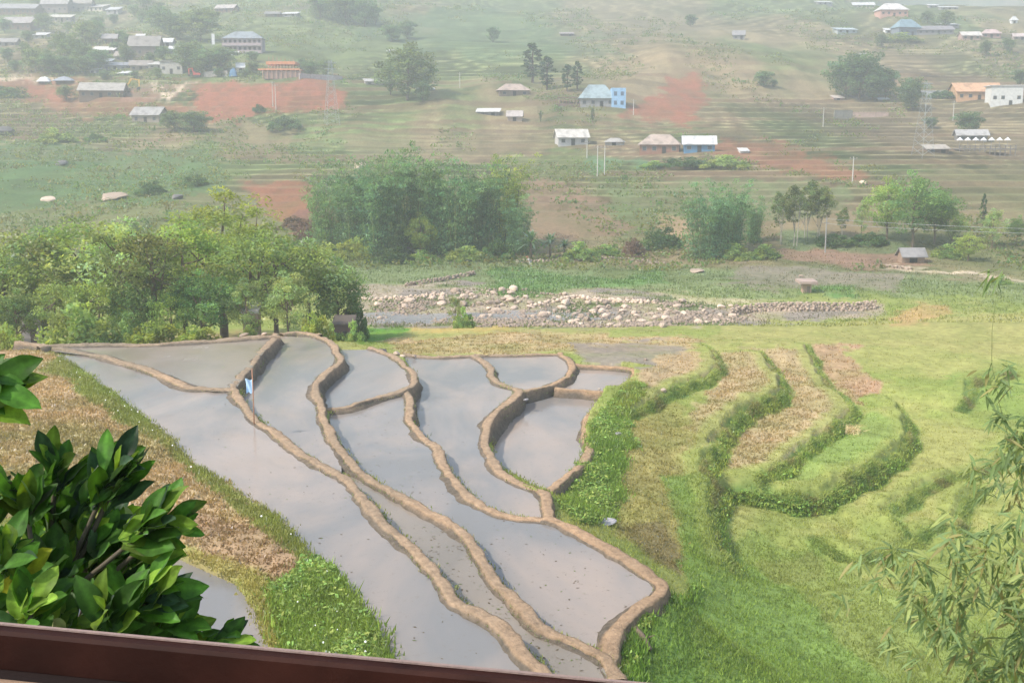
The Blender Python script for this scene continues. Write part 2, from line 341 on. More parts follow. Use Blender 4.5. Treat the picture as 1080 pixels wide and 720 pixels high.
class MB:
    def __init__(s): s.v = []; s.f = []; s.c = []
    def add(s, v, f, c=None):
        b = len(s.v); s.v += [tuple(p) for p in v]; s.f += [tuple(i + b for i in q) for q in f]
        s.c += [c or (1, 1, 1)] * len(v)
    def box(s, c, d, rz=0, taper=1.0, c3=None):
        x, y, z = c; a, b, h = d[0] / 2, d[1] / 2, d[2]; co, si = math.cos(rz), math.sin(rz); v = []
        for k, t in ((0, 1), (h, taper)):
            for p, q in ((-a, -b), (a, -b), (a, b), (-a, b)):
                v.append((x + (p * co - q * si) * t, y + (p * si + q * co) * t, z + k))
        s.add(v, [(3, 2, 1, 0), (4, 5, 6, 7), (0, 1, 5, 4), (1, 2, 6, 5), (2, 3, 7, 6), (3, 0, 4, 7)], c3)
    def prism(s, pts, ax, a, b):
        """polygon pts (p,q) extruded along axis ax between a and b"""
        n = len(pts); v = []
        for t in (a, b):
            for p, q in pts: v.append({'x': (t, p, q), 'y': (p, t, q), 'z': (p, q, t)}[ax])
        s.add(v, [tuple(range(n))[::-1], tuple(range(n, 2 * n))] + [(i, (i + 1) % n, n + (i + 1) % n, n + i) for i in range(n)])
    def tube(s, P, R, k=6):
        P = np.asarray(P, float); n = len(P); R = np.broadcast_to(R, (n,)); v = []
        for i in range(n):
            t = P[min(i + 1, n - 1)] - P[max(i - 1, 0)]; t /= np.linalg.norm(t) + 1e-9
            a = np.cross(t, (0, 0, 1) if abs(t[2]) < .9 else (1, 0, 0)); a /= np.linalg.norm(a); b = np.cross(t, a)
            for j in range(k):
                w = 2 * math.pi * j / k; v.append(P[i] + R[i] * (a * math.cos(w) + b * math.sin(w)))
        f = [(i * k + j, i * k + (j + 1) % k, (i + 1) * k + (j + 1) % k, (i + 1) * k + j) for i in range(n - 1) for j in range(k)]
        s.add(v, f + [tuple(range(k))[::-1], tuple(range((n - 1) * k, n * k))])
    def build(s, name, mat, parent=None, smooth=False):
        me = bpy.data.meshes.new(name); me.from_pydata([tuple(map(float, p)) for p in s.v], [], s.f); me.materials.append(mat)
        if smooth:
            for p in me.polygons: p.use_smooth = True
        me.update(); o = bpy.data.objects.new(name, me); COL.objects.link(o)
        if parent: o.parent = parent
        return o
def kids(o): return [c for c in COL.objects if c.parent == o]
KID = {}
def dup(root, loc, rz, sc):
    """a copy of a thing, its parts and their sub-parts"""
    r = root.copy(); COL.objects.link(r); r.location = loc; r.rotation_euler = (0, 0, rz); r.scale = sc if hasattr(sc, '__len__') else (sc,) * 3
    for ch in KID.get(root.name, []):
        c = ch.copy(); COL.objects.link(c); c.parent = r
    return r
HAZE=.00095; EXPO=1.15
# ------------------------------------------------------------------ ground sheet
LIME=(.225,.265,.070); DRY=(.295,.275,.10); LUSH=(.115,.200,.045); SOIL=(.38,.275,.165); STUB=(.37,.27,.15); RED=(.235,.090,.052); MUD=(.22,.185,.155)
SAND=(.50,.40,.29); HILLG=(.122,.152,.056); HILLB=(.195,.152,.085); DEEP=(.055,.105,.035); PALEG=(.17,.21,.10); ORANGE=(.42,.24,.12); STONE=(.33,.26,.20)
PAINT = [  # (polygon in pixels, colour, strength, grass (0 none .. 1 tall), stubble)
 ([(-300,60),(-40,200),(250,205),(560,195),(560,290),(-300,300)], HILLG, .5, 0, 0),
 ([(-60,140),(235,165),(238,205),(150,215),(-60,222)], (.075,.135,.050), .8, 0, 0),
 ([(50,75),(120,95),(215,120),(190,128),(90,122),(20,100),(-20,85)], RED, .55, 0, 0),
 ([(-300,74),(60,80),(66,84),(-300,79)], SAND, .8, 0, 0),
 ([(20,82),(62,88),(60,100),(34,98)], RED, .8, 0, 0),
 ([(210,85),(355,85),(362,112),(300,118),(275,128),(262,140),(222,138),(212,115)], RED, 1, 0, 0),
 ([(130,90),(215,84),(200,108),(130,108)], (.24,.14,.10), .7, 0, 0),
 ([(157,87),(165,86),(190,104),(181,108)], SAND, .8, 0, 0),
 ([(183,106),(196,88),(205,88),(192,109)], SAND, .8, 0, 0),
 ([(230,140),(320,135),(300,165),(240,170)], HILLB, .8, 0, 0),
 ([(255,190),(320,195),(340,235),(380,240),(378,262),(310,250),(265,222)], RED, .75, 0, 0),
 ([(310,228),(378,228),(380,262),(320,258)], (.16,.085,.07), .7, 0, 0),
 ([(360,140),(580,145),(600,158),(520,163),(360,165)], HILLB, .55, 0, 0),
 ([(530,165),(640,160),(690,180),(545,185)], (.12,.15,.05), .7, 0, 0),
 ([(545,183),(600,186),(640,225),(660,250),(580,258),(550,240)], (.21,.135,.09), .8, 0, 0),
 ([(700,75),(735,78),(742,110),(735,132),(700,128),(668,115),(690,100)], RED, .95, 0, 0),
 ([(740,150),(800,150),(905,172),(905,185),(860,182),(770,165)], RED, .6, 0, 0),
 ([(640,195),(760,190),(900,195),(900,215),(740,235),(640,238)], (.12,.155,.065), .7, 0, 0),
 ([(620,165),(692,165),(690,178),(625,178)], (.085,.16,.075), .8, 0, 0),
 ([(660,20),(720,12),(760,30),(700,40)], (.17,.145,.09), .5, 0, 0),
 ([(380,15),(520,12),(660,45),(660,55),(480,60),(380,40)], (.08,.13,.065), .5, 0, 0),
 ([(930,180),(1200,165),(1200,215),(960,225)], HILLB, .5, 0, 0),
 ([(820,235),(960,240),(960,262),(820,262)], (.085,.14,.06), .7, 0, 0),
 ([(820,262),(960,265),(975,280),(900,282),(815,272)], (.23,.135,.10), .75, 0, 0),
 ([(700,225),(760,238),(758,268),(690,272),(690,258)], (.33,.22,.13), .6, 0, 0),
 # valley floor
 ([(370,280),(560,278),(700,290),(930,285),(1090,300),(1090,318),(930,310),(700,312),(560,312),(380,320)], PALEG, .7, .25, 0),
 ([(515,287),(690,286),(720,300),(640,310),(520,308)], (.115,.20,.06), .9, .5, 0),
 ([(780,285),(945,290),(945,306),(830,300),(760,298)], (.21,.165,.135), .75, 0, 0),
 ([(850,298),(900,300),(905,310),(845,309)], (.10,.19,.05), .9, .3, 0),
 ([(700,312),(800,310),(850,316),(760,320),(690,318)], SAND, .6, 0, 0),
 ([(372,300),(470,300),(560,312),(700,312),(770,322),(930,318),(930,334),(760,343),(600,346),(400,346),(372,342)], STONE, .9, 0, 0),
 ([(925,280),(960,282),(1060,293),(1200,310),(1200,314),(1060,298),(960,288)], SAND, .95, 0, 0),
 ([(958,290),(1060,296),(1070,302),(960,294)], (.23,.14,.10), .5, 0, 0),
 # near the far edge of the paddies
 ([(385,346),(600,343),(760,342),(940,338),(1100,330),(1100,372),(900,366),(700,362),(560,362),(380,362)], DRY, .9, .2, .2),
 ([(385,345),(425,342),(428,352),(400,362),(378,362)], (.10,.23,.03), 1, .5, 0),
 ([(425,342),(550,344),(540,350),(430,352)], (.42,.30,.10), .8, .1, .2),
 ([(410,358),(560,350),(740,352),(745,368),(590,372),(430,378)], STUB, .9, 0, .9),
 ([(600,364),(700,362),(740,372),(735,395),(690,402),(672,390),(610,384)], MUD, .9, 0, .1),
 ([(640,347),(760,345),(760,356),(640,358)], (.20,.24,.06), .8, .3, 0),
 # right green country
 ([(936,338),(970,318),(1000,320),(1010,330),(960,345)], ORANGE, .6, 0, 0),
 ([(690,380),(745,372),(752,392),(720,410),(680,425),(655,440),(668,400)], STUB, .9, 0, .6),
 ([(752,372),(800,372),(825,400),(822,412),(780,430),(745,465),(720,480),(720,450),(755,410)], SOIL, .85, 0, 1),
 ([(655,445),(720,425),(735,450),(715,520),(705,600),(640,560),(650,500)], (.26,.225,.085), .9, .35, .5),
 ([(640,550),(690,545),(712,590),(700,602),(662,580)], (.16,.125,.065), .7, .3, .4),
 ([(800,370),(850,372),(895,428),(880,445),(832,478),(792,492),(762,490),(780,455),(828,420)], SOIL, .9, 0, 1),
 ([(845,366),(900,366),(915,400),(912,432),(895,425),(868,395)], (.36,.235,.145), 1, 0, 1),
 ([(795,500),(840,488),(915,435),(955,445),(940,465),(890,492),(840,505)], (.19,.26,.07), .9, .35, 0),
 ([(700,500),(760,498),(756,560),(800,600),(865,645),(935,720),(960,760),(640,760),(650,690),(712,620)], (.165,.265,.065), .75, .6, 0),
 ([(655,680),(715,610),(735,640),(740,720),(650,720)], (.10,.185,.04), .9, 1, 0),
 ([(598,512),(630,445),(648,420),(676,400),(690,404),(664,432),(657,490),(642,545),(607,552),(590,532)], LUSH, .9, 1, 0),
 ([(800,590),(870,585),(880,605),(820,615)], (.24,.20,.08), .6, .3, .3),
 ([(1005,398),(1080,395),(1100,460),(1010,420)], (.175,.25,.06), .7, .3, 0),
 ([(690,640),(800,560),(900,600),(1000,650),(1100,680),(1100,760),(640,760)], (.17,.25,.065), .55, .5, 0),
 # left bank
 ([(-300,360),(60,366),(90,400),(200,480),(292,540),(345,592),(300,610),(210,580),(120,540),(-300,560)], SOIL, .95, 0, 1),
 ([(200,540),(290,560),(335,598),(300,615),(215,585)], (.25,.165,.10), .8, 0, .7),
 ([(58,366),(84,384),(102,402),(140,428),(200,482),(290,542),(340,592),(318,592),(240,530),(150,462),(90,420),(50,380)], (.17,.21,.05), .9, .7, .1),
 ([(330,590),(345,592),(405,690),(400,730),(300,730),(285,620),(305,612)], LUSH, .85, 1, .0),
 ([(195,578),(250,590),(295,625),(305,680),(300,720),(285,690),(272,645),(250,612),(200,590)], (.32,.27,.10), .9, .5, .4),
 ([(-100,356),(70,352),(300,350),(300,361),(70,364),(0,372),(-100,380)], (.33,.215,.125), .8, .1, .3),
]
def build_ground():
    yp = np.r_[np.arange(900, 520, -1.5), np.arange(520, 345, -1.0), np.arange(345, 255, -.7), np.arange(255, -12, -.85)]
    Ys = np.arange(8, 1000, .02)
    zz = np.where(Ys < 96, np.interp(Ys, [8, 25, 45, 60, 75, 90, 96], [-11, -12.2, -13, -13.4, -13.8, -14.9, -15.8]), np.interp(Ys, _fy, _fz))
    pp = 360 - FPX * (Ys * SP + zz * CP) / (Ys * CP - zz * SP)
    pm = np.minimum.accumulate(pp) - np.arange(len(pp)) * 1e-9
    rows = np.interp(-yp, -pm, Ys)
    rows = np.unique(np.r_[[-25, -12, 0, 5], rows[rows > 6], 730, 760, 800, 850, 900, 960, 1030, 1100, 1200, 1300, 1400, 1500, 1600, 1700, 1790])
    rows = rows[np.r_[True, np.diff(rows) > .02]]
    gaps = np.diff(rows); big = np.nonzero((gaps > 4.5) & (rows[:-1] < 730))[0]
    if len(big): rows = np.sort(np.r_[rows, np.concatenate([np.linspace(rows[i], rows[i + 1], int(gaps[i] / 4) + 2)[1:-1] for i in big])])
    us = np.r_[np.linspace(-1.35, -.60, 50)[:-1], np.arange(-.60, .6001, 1.35 / FPX), np.linspace(.60, 1.35, 50)[1:]]
    Y, U = np.meshgrid(rows, us, indexing='ij'); X = U * (np.maximum(Y, 0) + 6)
    x, y = X.ravel(), Y.ravel(); z = H(x, y)
    px, py = proj(x, y, np.where(pond_level(x, y) > -90, z, z))
    behind = y < 8; px[behind] = 540 + x[behind] * 20; py[behind] = 900
    yy = np.where(y > 160, 160 + (y - 160) / 3.0, y)
    n1 = fbm(x, yy, 3.0, 3, 71); n2 = fbm(x, yy, 14, 4, 72); n3 = fbm(x, yy, 55, 3, 73); n4 = fbm(x, y, .8, 2, 74)
    c = np.empty((len(x), 3))
    near = (y < 96)
    gr = np.where(near, .35, 0.0); st = np.zeros(len(x))
    k = ss(-.25, .35, n2 * .8 + n1 * .7)[:, None]
    c[:] = np.array(LIME) * (1 - k * .7) + np.array(DRY) * k * .7
    # hillside: green, brown fallow, terrace banding
    kf = ss(105, 150, y)[:, None]
    kb = ss(-.04, .38, n3 + .35 * n2 + .10 * ss(-50, 60, x))[:, None]
    hc = np.array(HILLG) * (1 - kb) + np.array(HILLB) * kb
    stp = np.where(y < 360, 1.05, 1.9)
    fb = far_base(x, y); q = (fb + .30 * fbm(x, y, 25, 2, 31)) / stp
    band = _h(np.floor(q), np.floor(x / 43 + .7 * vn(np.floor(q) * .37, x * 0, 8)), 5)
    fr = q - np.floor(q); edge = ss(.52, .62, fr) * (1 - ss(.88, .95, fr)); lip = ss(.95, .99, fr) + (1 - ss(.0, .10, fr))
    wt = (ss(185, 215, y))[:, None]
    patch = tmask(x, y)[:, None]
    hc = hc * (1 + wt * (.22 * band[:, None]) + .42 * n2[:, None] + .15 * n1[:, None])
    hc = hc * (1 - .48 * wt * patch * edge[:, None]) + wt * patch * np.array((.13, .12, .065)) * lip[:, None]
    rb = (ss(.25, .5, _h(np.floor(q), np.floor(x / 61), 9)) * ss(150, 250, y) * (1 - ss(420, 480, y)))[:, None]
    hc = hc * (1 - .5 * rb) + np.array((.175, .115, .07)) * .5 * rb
    far_g = ss(430, 620, y)[:, None]
    hc = hc * (1 - .35 * far_g) + np.array((.095, .115, .065)) * .35 * far_g
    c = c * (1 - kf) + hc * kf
    jx = (26 * fbm(x, y, 6, 3, 81) + 16 * fbm(x, y, 1.2, 2, 85)) * np.where(y < 100, 1, .5); jy = (12 * fbm(x, y, 6, 3, 82) + 9 * fbm(x, y, 1.2, 2, 86)) * np.where(y < 100, 1, .5)
    dmp = np.where((px > 60) & (px < 655) & (py > 345) & (py < 700), .45, 1.0); jx = jx * dmp; jy = jy * dmp
    jx = jx + np.where(y > 120, 26 * fbm(x, yy, 16, 4, 83), 0); jy = jy + np.where(y > 120, 16 * fbm(x, yy, 14, 4, 84), 0)
    for P, colr, s, g, sb in PAINT:
        soft = np.zeros(len(x))
        for ox, oy in ((0, 0), (1.5, 1), (-1.5, 1), (1.5, -1), (-1.5, -1)):
            soft += inpoly(px + jx + ox, py + jy + oy, P) * .2
        s_ = soft * s * np.clip(.86 + .5 * n1, .3, 1)
        c = c * (1 - s_[:, None]) + np.array(colr) * s_[:, None]
        gr = gr * (1 - soft) + g * soft; st = st * (1 - soft) + sb * soft
    rv = (y > 97) & (y < 140) & inpoly(px + jx, py + jy, [(372,300),(470,300),(560,312),(700,312),(770,322),(930,318),(930,334),(760,343),(600,346),(400,346),(372,342)])
    m1 = (ss(.02, .2, fbm(x, y, 5, 3, 501)) * rv)[:, None]; m2 = (ss(.06, .22, fbm(x, y, 7, 3, 502)) * rv)[:, None]
    c = c * (1 - m1 * .8) + np.array((.21, .18, .155)) * m1 * .8; c = c * (1 - m2 * .8) + np.array((.13, .17, .06)) * m2 * .8; gr = np.maximum(gr, .3 * m2[:, 0])
    for W, dr in WALL_W:
        d, t = segdist(x + .28 * vn(x * .9, y * .9, 61) + .05 * vn(x * 3.3, y * 3.3, 63), y + .28 * vn(x * .9, y * .9, 62) + .05 * vn(x * 3.3, y * 3.3, 64), W, 4)
        tp = ss(0, .06, t) * (1 - ss(.94, 1, t)) * near
        k = (ss(-.25, .0, d) * (1 - ss(.35, .8, d)) * tp)[:, None] * min(1, dr * 1.5)
        mot = ss(-.2, .3, fbm(x, y, .9, 2, 301))[:, None]
        c = c * (1 - k) + (np.array((.15, .235, .06)) * (1 - mot) + np.array((.26, .30, .085)) * mot) * k
        k = (ss(-1.3, -.7, d) * (1 - ss(-.35, -.1, d)) * tp)[:, None] * .7
        c = c * (1 - k) + np.array((.24, .27, .075)) * k
        st = st * (1 - k[:, 0]); gr = np.maximum(gr, .45 * k[:, 0])
        gr = np.maximum(gr, .86 * ss(-.15, .1, d) * (1 - ss(.3, .6, d)) * tp * min(1, dr * 1.4))
    # plough furrows and clods: real relief on the bare fields
    z = z + st * (n4 * .16 + .05 * vn(x * 4, y * 4, 5)) * (y < 100)
    z = z + gr * (y < 100) * n4 * .12
    c = c * (1 + .18 * n1 + .16 * n4)[:, None]
    L = pond_level(x, y); wet = L > -90
    c[wet] = np.array((.16, .13, .10)); gr[wet] = 0; st[wet] = 0
    R, Cn = Y.shape; idx = np.arange(R * Cn).reshape(R, Cn)
    f = np.stack([idx[:-1, :-1], idx[:-1, 1:], idx[1:, 1:], idx[1:, :-1]], -1).reshape(-1, 4)
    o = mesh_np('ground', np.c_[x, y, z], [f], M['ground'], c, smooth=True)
    tag(o, 'terraced valley floor and green hillside rising behind the flooded paddies', 'ground', kind='structure')
    return x, y, z, px, py, c, gr, st
GX, GY, GZ, GPX, GPY, GC, GG, GS = build_ground()

# ------------------------------------------------------------------ paddy water and earth bunds
WL = {'A': 'widest grey flooded paddy along the grassy left bank', 'N': 'shallow greenish flooded paddy at the top left, below the trees', 'B': 'narrow flooded paddy right of the stone-lined bund',
      'D': 'tapering muddy strip of water between the two longest bunds', 'C': 'small flooded paddy right of the dark stepped bund near the rock pile', 'F': 'long flooded paddy curving down to the lowest right corner',
      'G': 'tall central flooded paddy left of the dark curved wall', 'H': 'small flooded paddy at the back between two bunds', 'I': 'little pale flooded paddy at the back right corner',
      'J': 'round pinkish flooded paddy under the dark curved wall', 'K': 'grey pond seen through the leafy branches'}
for k, (lv, W) in POND_W.items():
    o = mesh_np('paddy_water', np.c_[W, np.full(len(W), lv)], [], M['water']) if False else None
    me = bpy.data.meshes.new('paddy_water')
    area = .5 * np.sum(W[:, 0] * np.roll(W[:, 1], -1) - W[:, 1] * np.roll(W[:, 0], -1))
    Wp = W if area > 0 else W[::-1]
    cx = Wp.mean(0)
    me.from_pydata([(a, b, lv) for a, b in Wp], [], [tuple(range(len(Wp)))])
    me.materials.append(M['mudwater' if k in 'ND' else 'water']); me.update()
    o = bpy.data.objects.new('paddy_water', me); COL.objects.link(o); tag(o, WL[k], 'water', kind='structure')

def make_bund(P, crest, w, label, rough=.03, drop=True):
    P = np.array(P, float); cz0 = np.broadcast_to(np.asarray(crest, float), (len(P),)) if np.ndim(crest) == 0 else np.interp(np.linspace(0, 1, len(P)), np.linspace(0, 1, len(crest)), crest)
    w = w * .84; cz0 = cz0 - .05; DS = .13; W3 = smooth_line(np.c_[onz(P[:, 0], P[:, 1], cz0), cz0], DS); W = W3[:, :2].copy(); crest = W3[:, 2]; n = len(W)
    T = np.gradient(W, axis=0); T /= np.linalg.norm(T, axis=1)[:, None] + 1e-9
    for _ in range(2): T[1:-1] = (T[:-2] + T[1:-1] * 2 + T[2:]) / 4
    T /= np.linalg.norm(T, axis=1)[:, None]; Nn = np.c_[-T[:, 1], T[:, 0]]
    s = np.arange(n) * DS
    ww = w * (1 + .20 * vn(s * .45, s * 0, 3) + .12 * vn(s * 1.3, s * 0, 4) + .07 * vn(s * 3.1, s * 0, 5)); W = W + Nn * (.10 * vn(s * .5, s * 0, 6) + .025 * vn(s * 1.6, s * 0, 7))[:, None]
    cz = crest + .05 * vn(s * .5, s * 0, 9) + .012 * vn(s * 2.2, s * 0, 10)
    def side(sg):
        q = W + Nn * sg * (w + .55); L = pond_level(q[:, 0], q[:, 1]); h = np.where(L > -90, L, H(q[:, 0], q[:, 1], False))
        h = np.minimum(h, crest - .06)
        k = np.hanning(9); k /= k.sum(); return np.convolve(np.pad(h, 4, 'edge'), k, 'valid')
    zl, zr = side(1), side(-1)
    rows = []
    for sg, zs in ((1, zl), (-1, zr)):
        d = cz - zs; o1 = ww + .06 + .09 * d
        prof = [(o1 + .08, zs - .28), (o1, zs + .02), (ww + .05 + .05 * d, zs + .45 * d), (ww * 1.04, cz - .06), (ww * .95, cz - .012), (ww * .5, cz + .0)]
        sh = .26 * np.maximum(0, vn(s * .45, s * 0 + sg * 9, 40) - .1) * (zs < crest - .04) * 1.0 + .04
        prof[0] = (prof[0][0] + sh, zs - .16); prof[1] = (o1 + sh * .75, zs + .012)
        rows.append([(sg * a, b) for a, b in prof])
    prof = rows[0] + [(0 * ww, cz + .002)] + rows[1][::-1]
    m = len(prof); V = np.empty((n, m, 3))
    for j, (off, zz) in enumerate(prof):
        q0 = W + Nn * np.asarray(off)[:, None] if np.ndim(off) else W
        nx = (vn(q0[:, 0] * 2.1, q0[:, 1] * 2.1 + j * .15, 20) * .03 + vn(q0[:, 0] * 5, q0[:, 1] * 5 + j * .4, 22) * .022) * (1.8 if j in (1, 2, m - 2, m - 3) else 1); nz = vn(q0[:, 0] * 2.4, q0[:, 1] * 2.4, 21) * .03 + vn(q0[:, 0] * 4.3, q0[:, 1] * 4.3, 23) * .022 + vn(q0[:, 0] * 9, q0[:, 1] * 9, 24) * .012
        if j in (0, 1, m - 2, m - 1): nz = nz * .2
        q = W + Nn * (off + nx)[:, None]
        V[:, j, :2] = q; V[:, j, 2] = zz + nz
    idx = np.arange(n * m).reshape(n, m)
    f = np.stack([idx[:-1, :-1], idx[1:, :-1], idx[1:, 1:], idx[:-1, 1:]], -1).reshape(-1, 4)
    cc = np.empty((n, m, 3)); big = fbm(W[:, 0], W[:, 1], 6, 3, 90); dry = np.array((.335, .240, .158)) + big[:, None] * np.array((.14, .07, .03)) + np.array((.05, .01, -.01)) * ss(-2, 6, W[:, 0])[:, None]
    for j in range(m):
        k = min(j, m - 1 - j); wd = fbm(V[:, j, 0], V[:, j, 1] + j, 1.1, 2, 91)[:, None] * .5
        t = np.array((0.0, .05, .22, .72, .95, 1, 1))[k] + wd * (k in (2, 3)); t = np.clip(t, 0, 1) * np.ones((n, 1))
        cc[:, j] = np.array((.125, .105, .082)) * (1 - t) + dry * t
    o = mesh_np('earth_bund', V.reshape(-1, 3), [f], M['bund'], cc.reshape(-1, 3), smooth=False)
    tag(o, label, 'bund', 'earth bunds between the flooded paddies', 'structure'); return o
make_bund(B1, -11.33, .22, 'long brown bund along the right side of the widest paddy, stone-faced at its top')
make_bund(B2, [-11.84, -11.84, -11.88, -11.95, -11.95, -12.0], .22, 'longest winding brown bund from the back trees down to the railing')
make_bund(B3, -12.35, .2, 'short hooked bund round the small paddy by the rock pile')
make_bund(B4, -12.47, .2, 'wavy orange bund left of the tall central paddy')
make_bund(B5, -13.01, .23, 'orange bund on top of the dark curved wall over the pinkish paddy')
make_bund(B6, -12.47, .25, 'wide orange bund round the pointed right end of the long paddy')
make_bund(B7, -13.21, .2, 'short dark-faced bund below the small back paddy')
make_bund(B8, -13.33, .24, 'thin bund round the little pale back corner paddy')
make_bund(B9, -13.58, .2, 'curved bund on the grassy right rim of the pinkish paddy')
make_bund(B10, -11.28, .26, 'low thin bund under the shallow greenish paddy at the top left')
make_bund(B11, -13.40, .22, 'short straight bund at the top of the round pinkish paddy')
make_bund([(425,373),(460,376),(500,374)], -13.01, .24, 'straight bund at the back end of the tall central paddy')
make_bund([(500,374),(545,374),(592,372)], -13.21, .22, 'straight bund at the back end of the small paddy between two bunds')
make_bund([(296,352),(315,350),(336,353)], -11.84, .3, 'short bund across the back end of the narrow paddy by the trees')
make_bund([(40,366),(70,363),(180,361),(294,353)], -11.22, .35, 'long straight bund at the back of the shallow greenish paddy')

# ------------------------------------------------------------------ grass and stubble (stuff)
def blades(name, wgt, n, hmin, hmax, width, nb, tint, label, mat, spread=.12):
    p = np.maximum(wgt, 0); p = p / p.sum(); i = rng.choice(len(GX), n, p=p)
    j = np.repeat(i, nb); m = len(j)
    bx = GX[j] + rng.normal(0, spread, m); by = GY[j] + rng.normal(0, spread, m); bz = GZ[j] - .03
    h = np.repeat(rng.uniform(hmin, hmax, n) * (.45 + .75 * np.clip(wgt[i], 0, 1)), nb) * rng.uniform(.6, 1.1, m)
    a = rng.uniform(0, 2 * math.pi, m); lean = rng.uniform(.1, .7, m) * h; w = width * rng.uniform(.6, 1.3, m) * (1 + h)
    ca, sa = np.cos(a), np.sin(a); d = rng.uniform(0, 2 * math.pi, m)
    V = np.empty((m, 3, 3))
    V[:, 0] = np.c_[bx - ca * w, by - sa * w, bz]; V[:, 1] = np.c_[bx + ca * w, by + sa * w, bz]
    V[:, 2] = np.c_[bx + np.cos(d) * lean, by + np.sin(d) * lean, bz + h]
    cc = GC[j] * (np.repeat(rng.uniform(.7, 1.25, n), nb) * rng.uniform(.85, 1.15, m))[:, None] * np.array(tint)
    o = mesh_np(name, V.reshape(-1, 3), [np.arange(m * 3).reshape(-1, 3)], mat, np.repeat(cc, 3, 0))
    tag(o, label, 'grass', kind='stuff'); return o
vis = ((GPX > -60) & (GPX < 1140) & (GPY > 240) & (GPY < 760) & (GY > 8)).astype(float)
nearw = vis * (GY < 100)
blades('grass', nearw * GG ** 1.2, 70000, .07, .24, .020, 5, (1.1, 1.08, .9), 'short and tall green grass covering the banks and terraces', M['grass'])
blades('tall_grass', nearw * np.where(GG > .75, GG, 0), 14000, .08, .26, .024, 5, (1.35, 1.35, .95), 'rank dark green grass hanging over the terrace walls', M['grass'], .2)
blades('crop_stubble', nearw * GS, 26000, .04, .15, .045, 4, (1.05, 1.0, .95), 'dry brown stubble and clods on the ploughed terraces', M['grass'], .14)
blades('valley_grass', vis * ((GY > 100) & (GY < 180)) * (.25 + GG), 16000, .15, .5, .06, 4, (.95, 1.0, .9), 'rough grass on the river flats in front of the hillside', M['grass'], .35)
def weeds():
    mk = nearw * np.where(GG > .7, GG, 0) * (.15 + 1.5 * (fbm(GX, GY, 1.6, 2, 401) > .02)); p = mk / mk.sum(); i = rng.choice(len(GX), 7500, p=p); nb = 10; j = np.repeat(i, nb); m = len(j)
    hh = np.repeat(rng.uniform(.03, .24, len(i)) * (1 - .4 * (GPX[i] > 640)), nb); C = np.c_[GX[j] + rng.normal(0, .13, m), GY[j] + rng.normal(0, .13, m), GZ[j] + hh * rng.uniform(.1, 1, m)]
    tn = np.repeat(rng.uniform(.6, 1.5, len(i)), nb) * rng.uniform(.8, 1.2, m); wm = np.repeat(rng.uniform(-.15, .35, len(i)), nb)
    d = rng.normal(0, 1, (m, 3)); d[:, 2] *= .6; d /= np.linalg.norm(d, axis=1)[:, None]; u = rng.normal(0, .6, (m, 3)); u[:, 2] += 1; s = np.cross(d, u); s /= np.linalg.norm(s, axis=1)[:, None]
    L = rng.uniform(.035, .10, m)[:, None]; V = np.stack([C - d * L, C + s * L * .5, C + d * L, C - s * L * .5], 1).reshape(-1, 3)
    cc = np.array((.22, .33, .085))[None] * tn[:, None] * np.c_[1 + wm, np.ones(m), np.ones(m)]
    tag(mesh_np('weeds', V, [np.arange(m * 4).reshape(-1, 4)], M['grass'], np.repeat(cc, 4, 0)), 'leafy green weeds on the banks and terrace walls', 'weeds', kind='stuff')
    mk = nearw * np.where((GG > .55) & (GPX < 420), 1, 0); i = rng.choice(len(GX), 45, p=mk / mk.sum()); m = len(i); a = rng.uniform(0, 6.28, m); C = np.c_[GX[i], GY[i], GZ[i] + rng.uniform(.12, .3, m)]; r_ = rng.uniform(.018, .035, m)
    V = np.stack([C + np.c_[np.cos(a + k * 1.571) * r_, np.sin(a + k * 1.571) * r_ * .5, np.sin(a + k * 1.571) * r_ * .8] for k in range(4)], 1).reshape(-1, 3)
    tag(mesh_np('wild_flowers', V, [np.arange(m * 4).reshape(-1, 4)], surf_mat('petals', color=(.78, .78, .74), var=.1, bump=0)), 'small white wild flowers dotted along the left grassy bank', 'flowers', kind='stuff')
weeds()
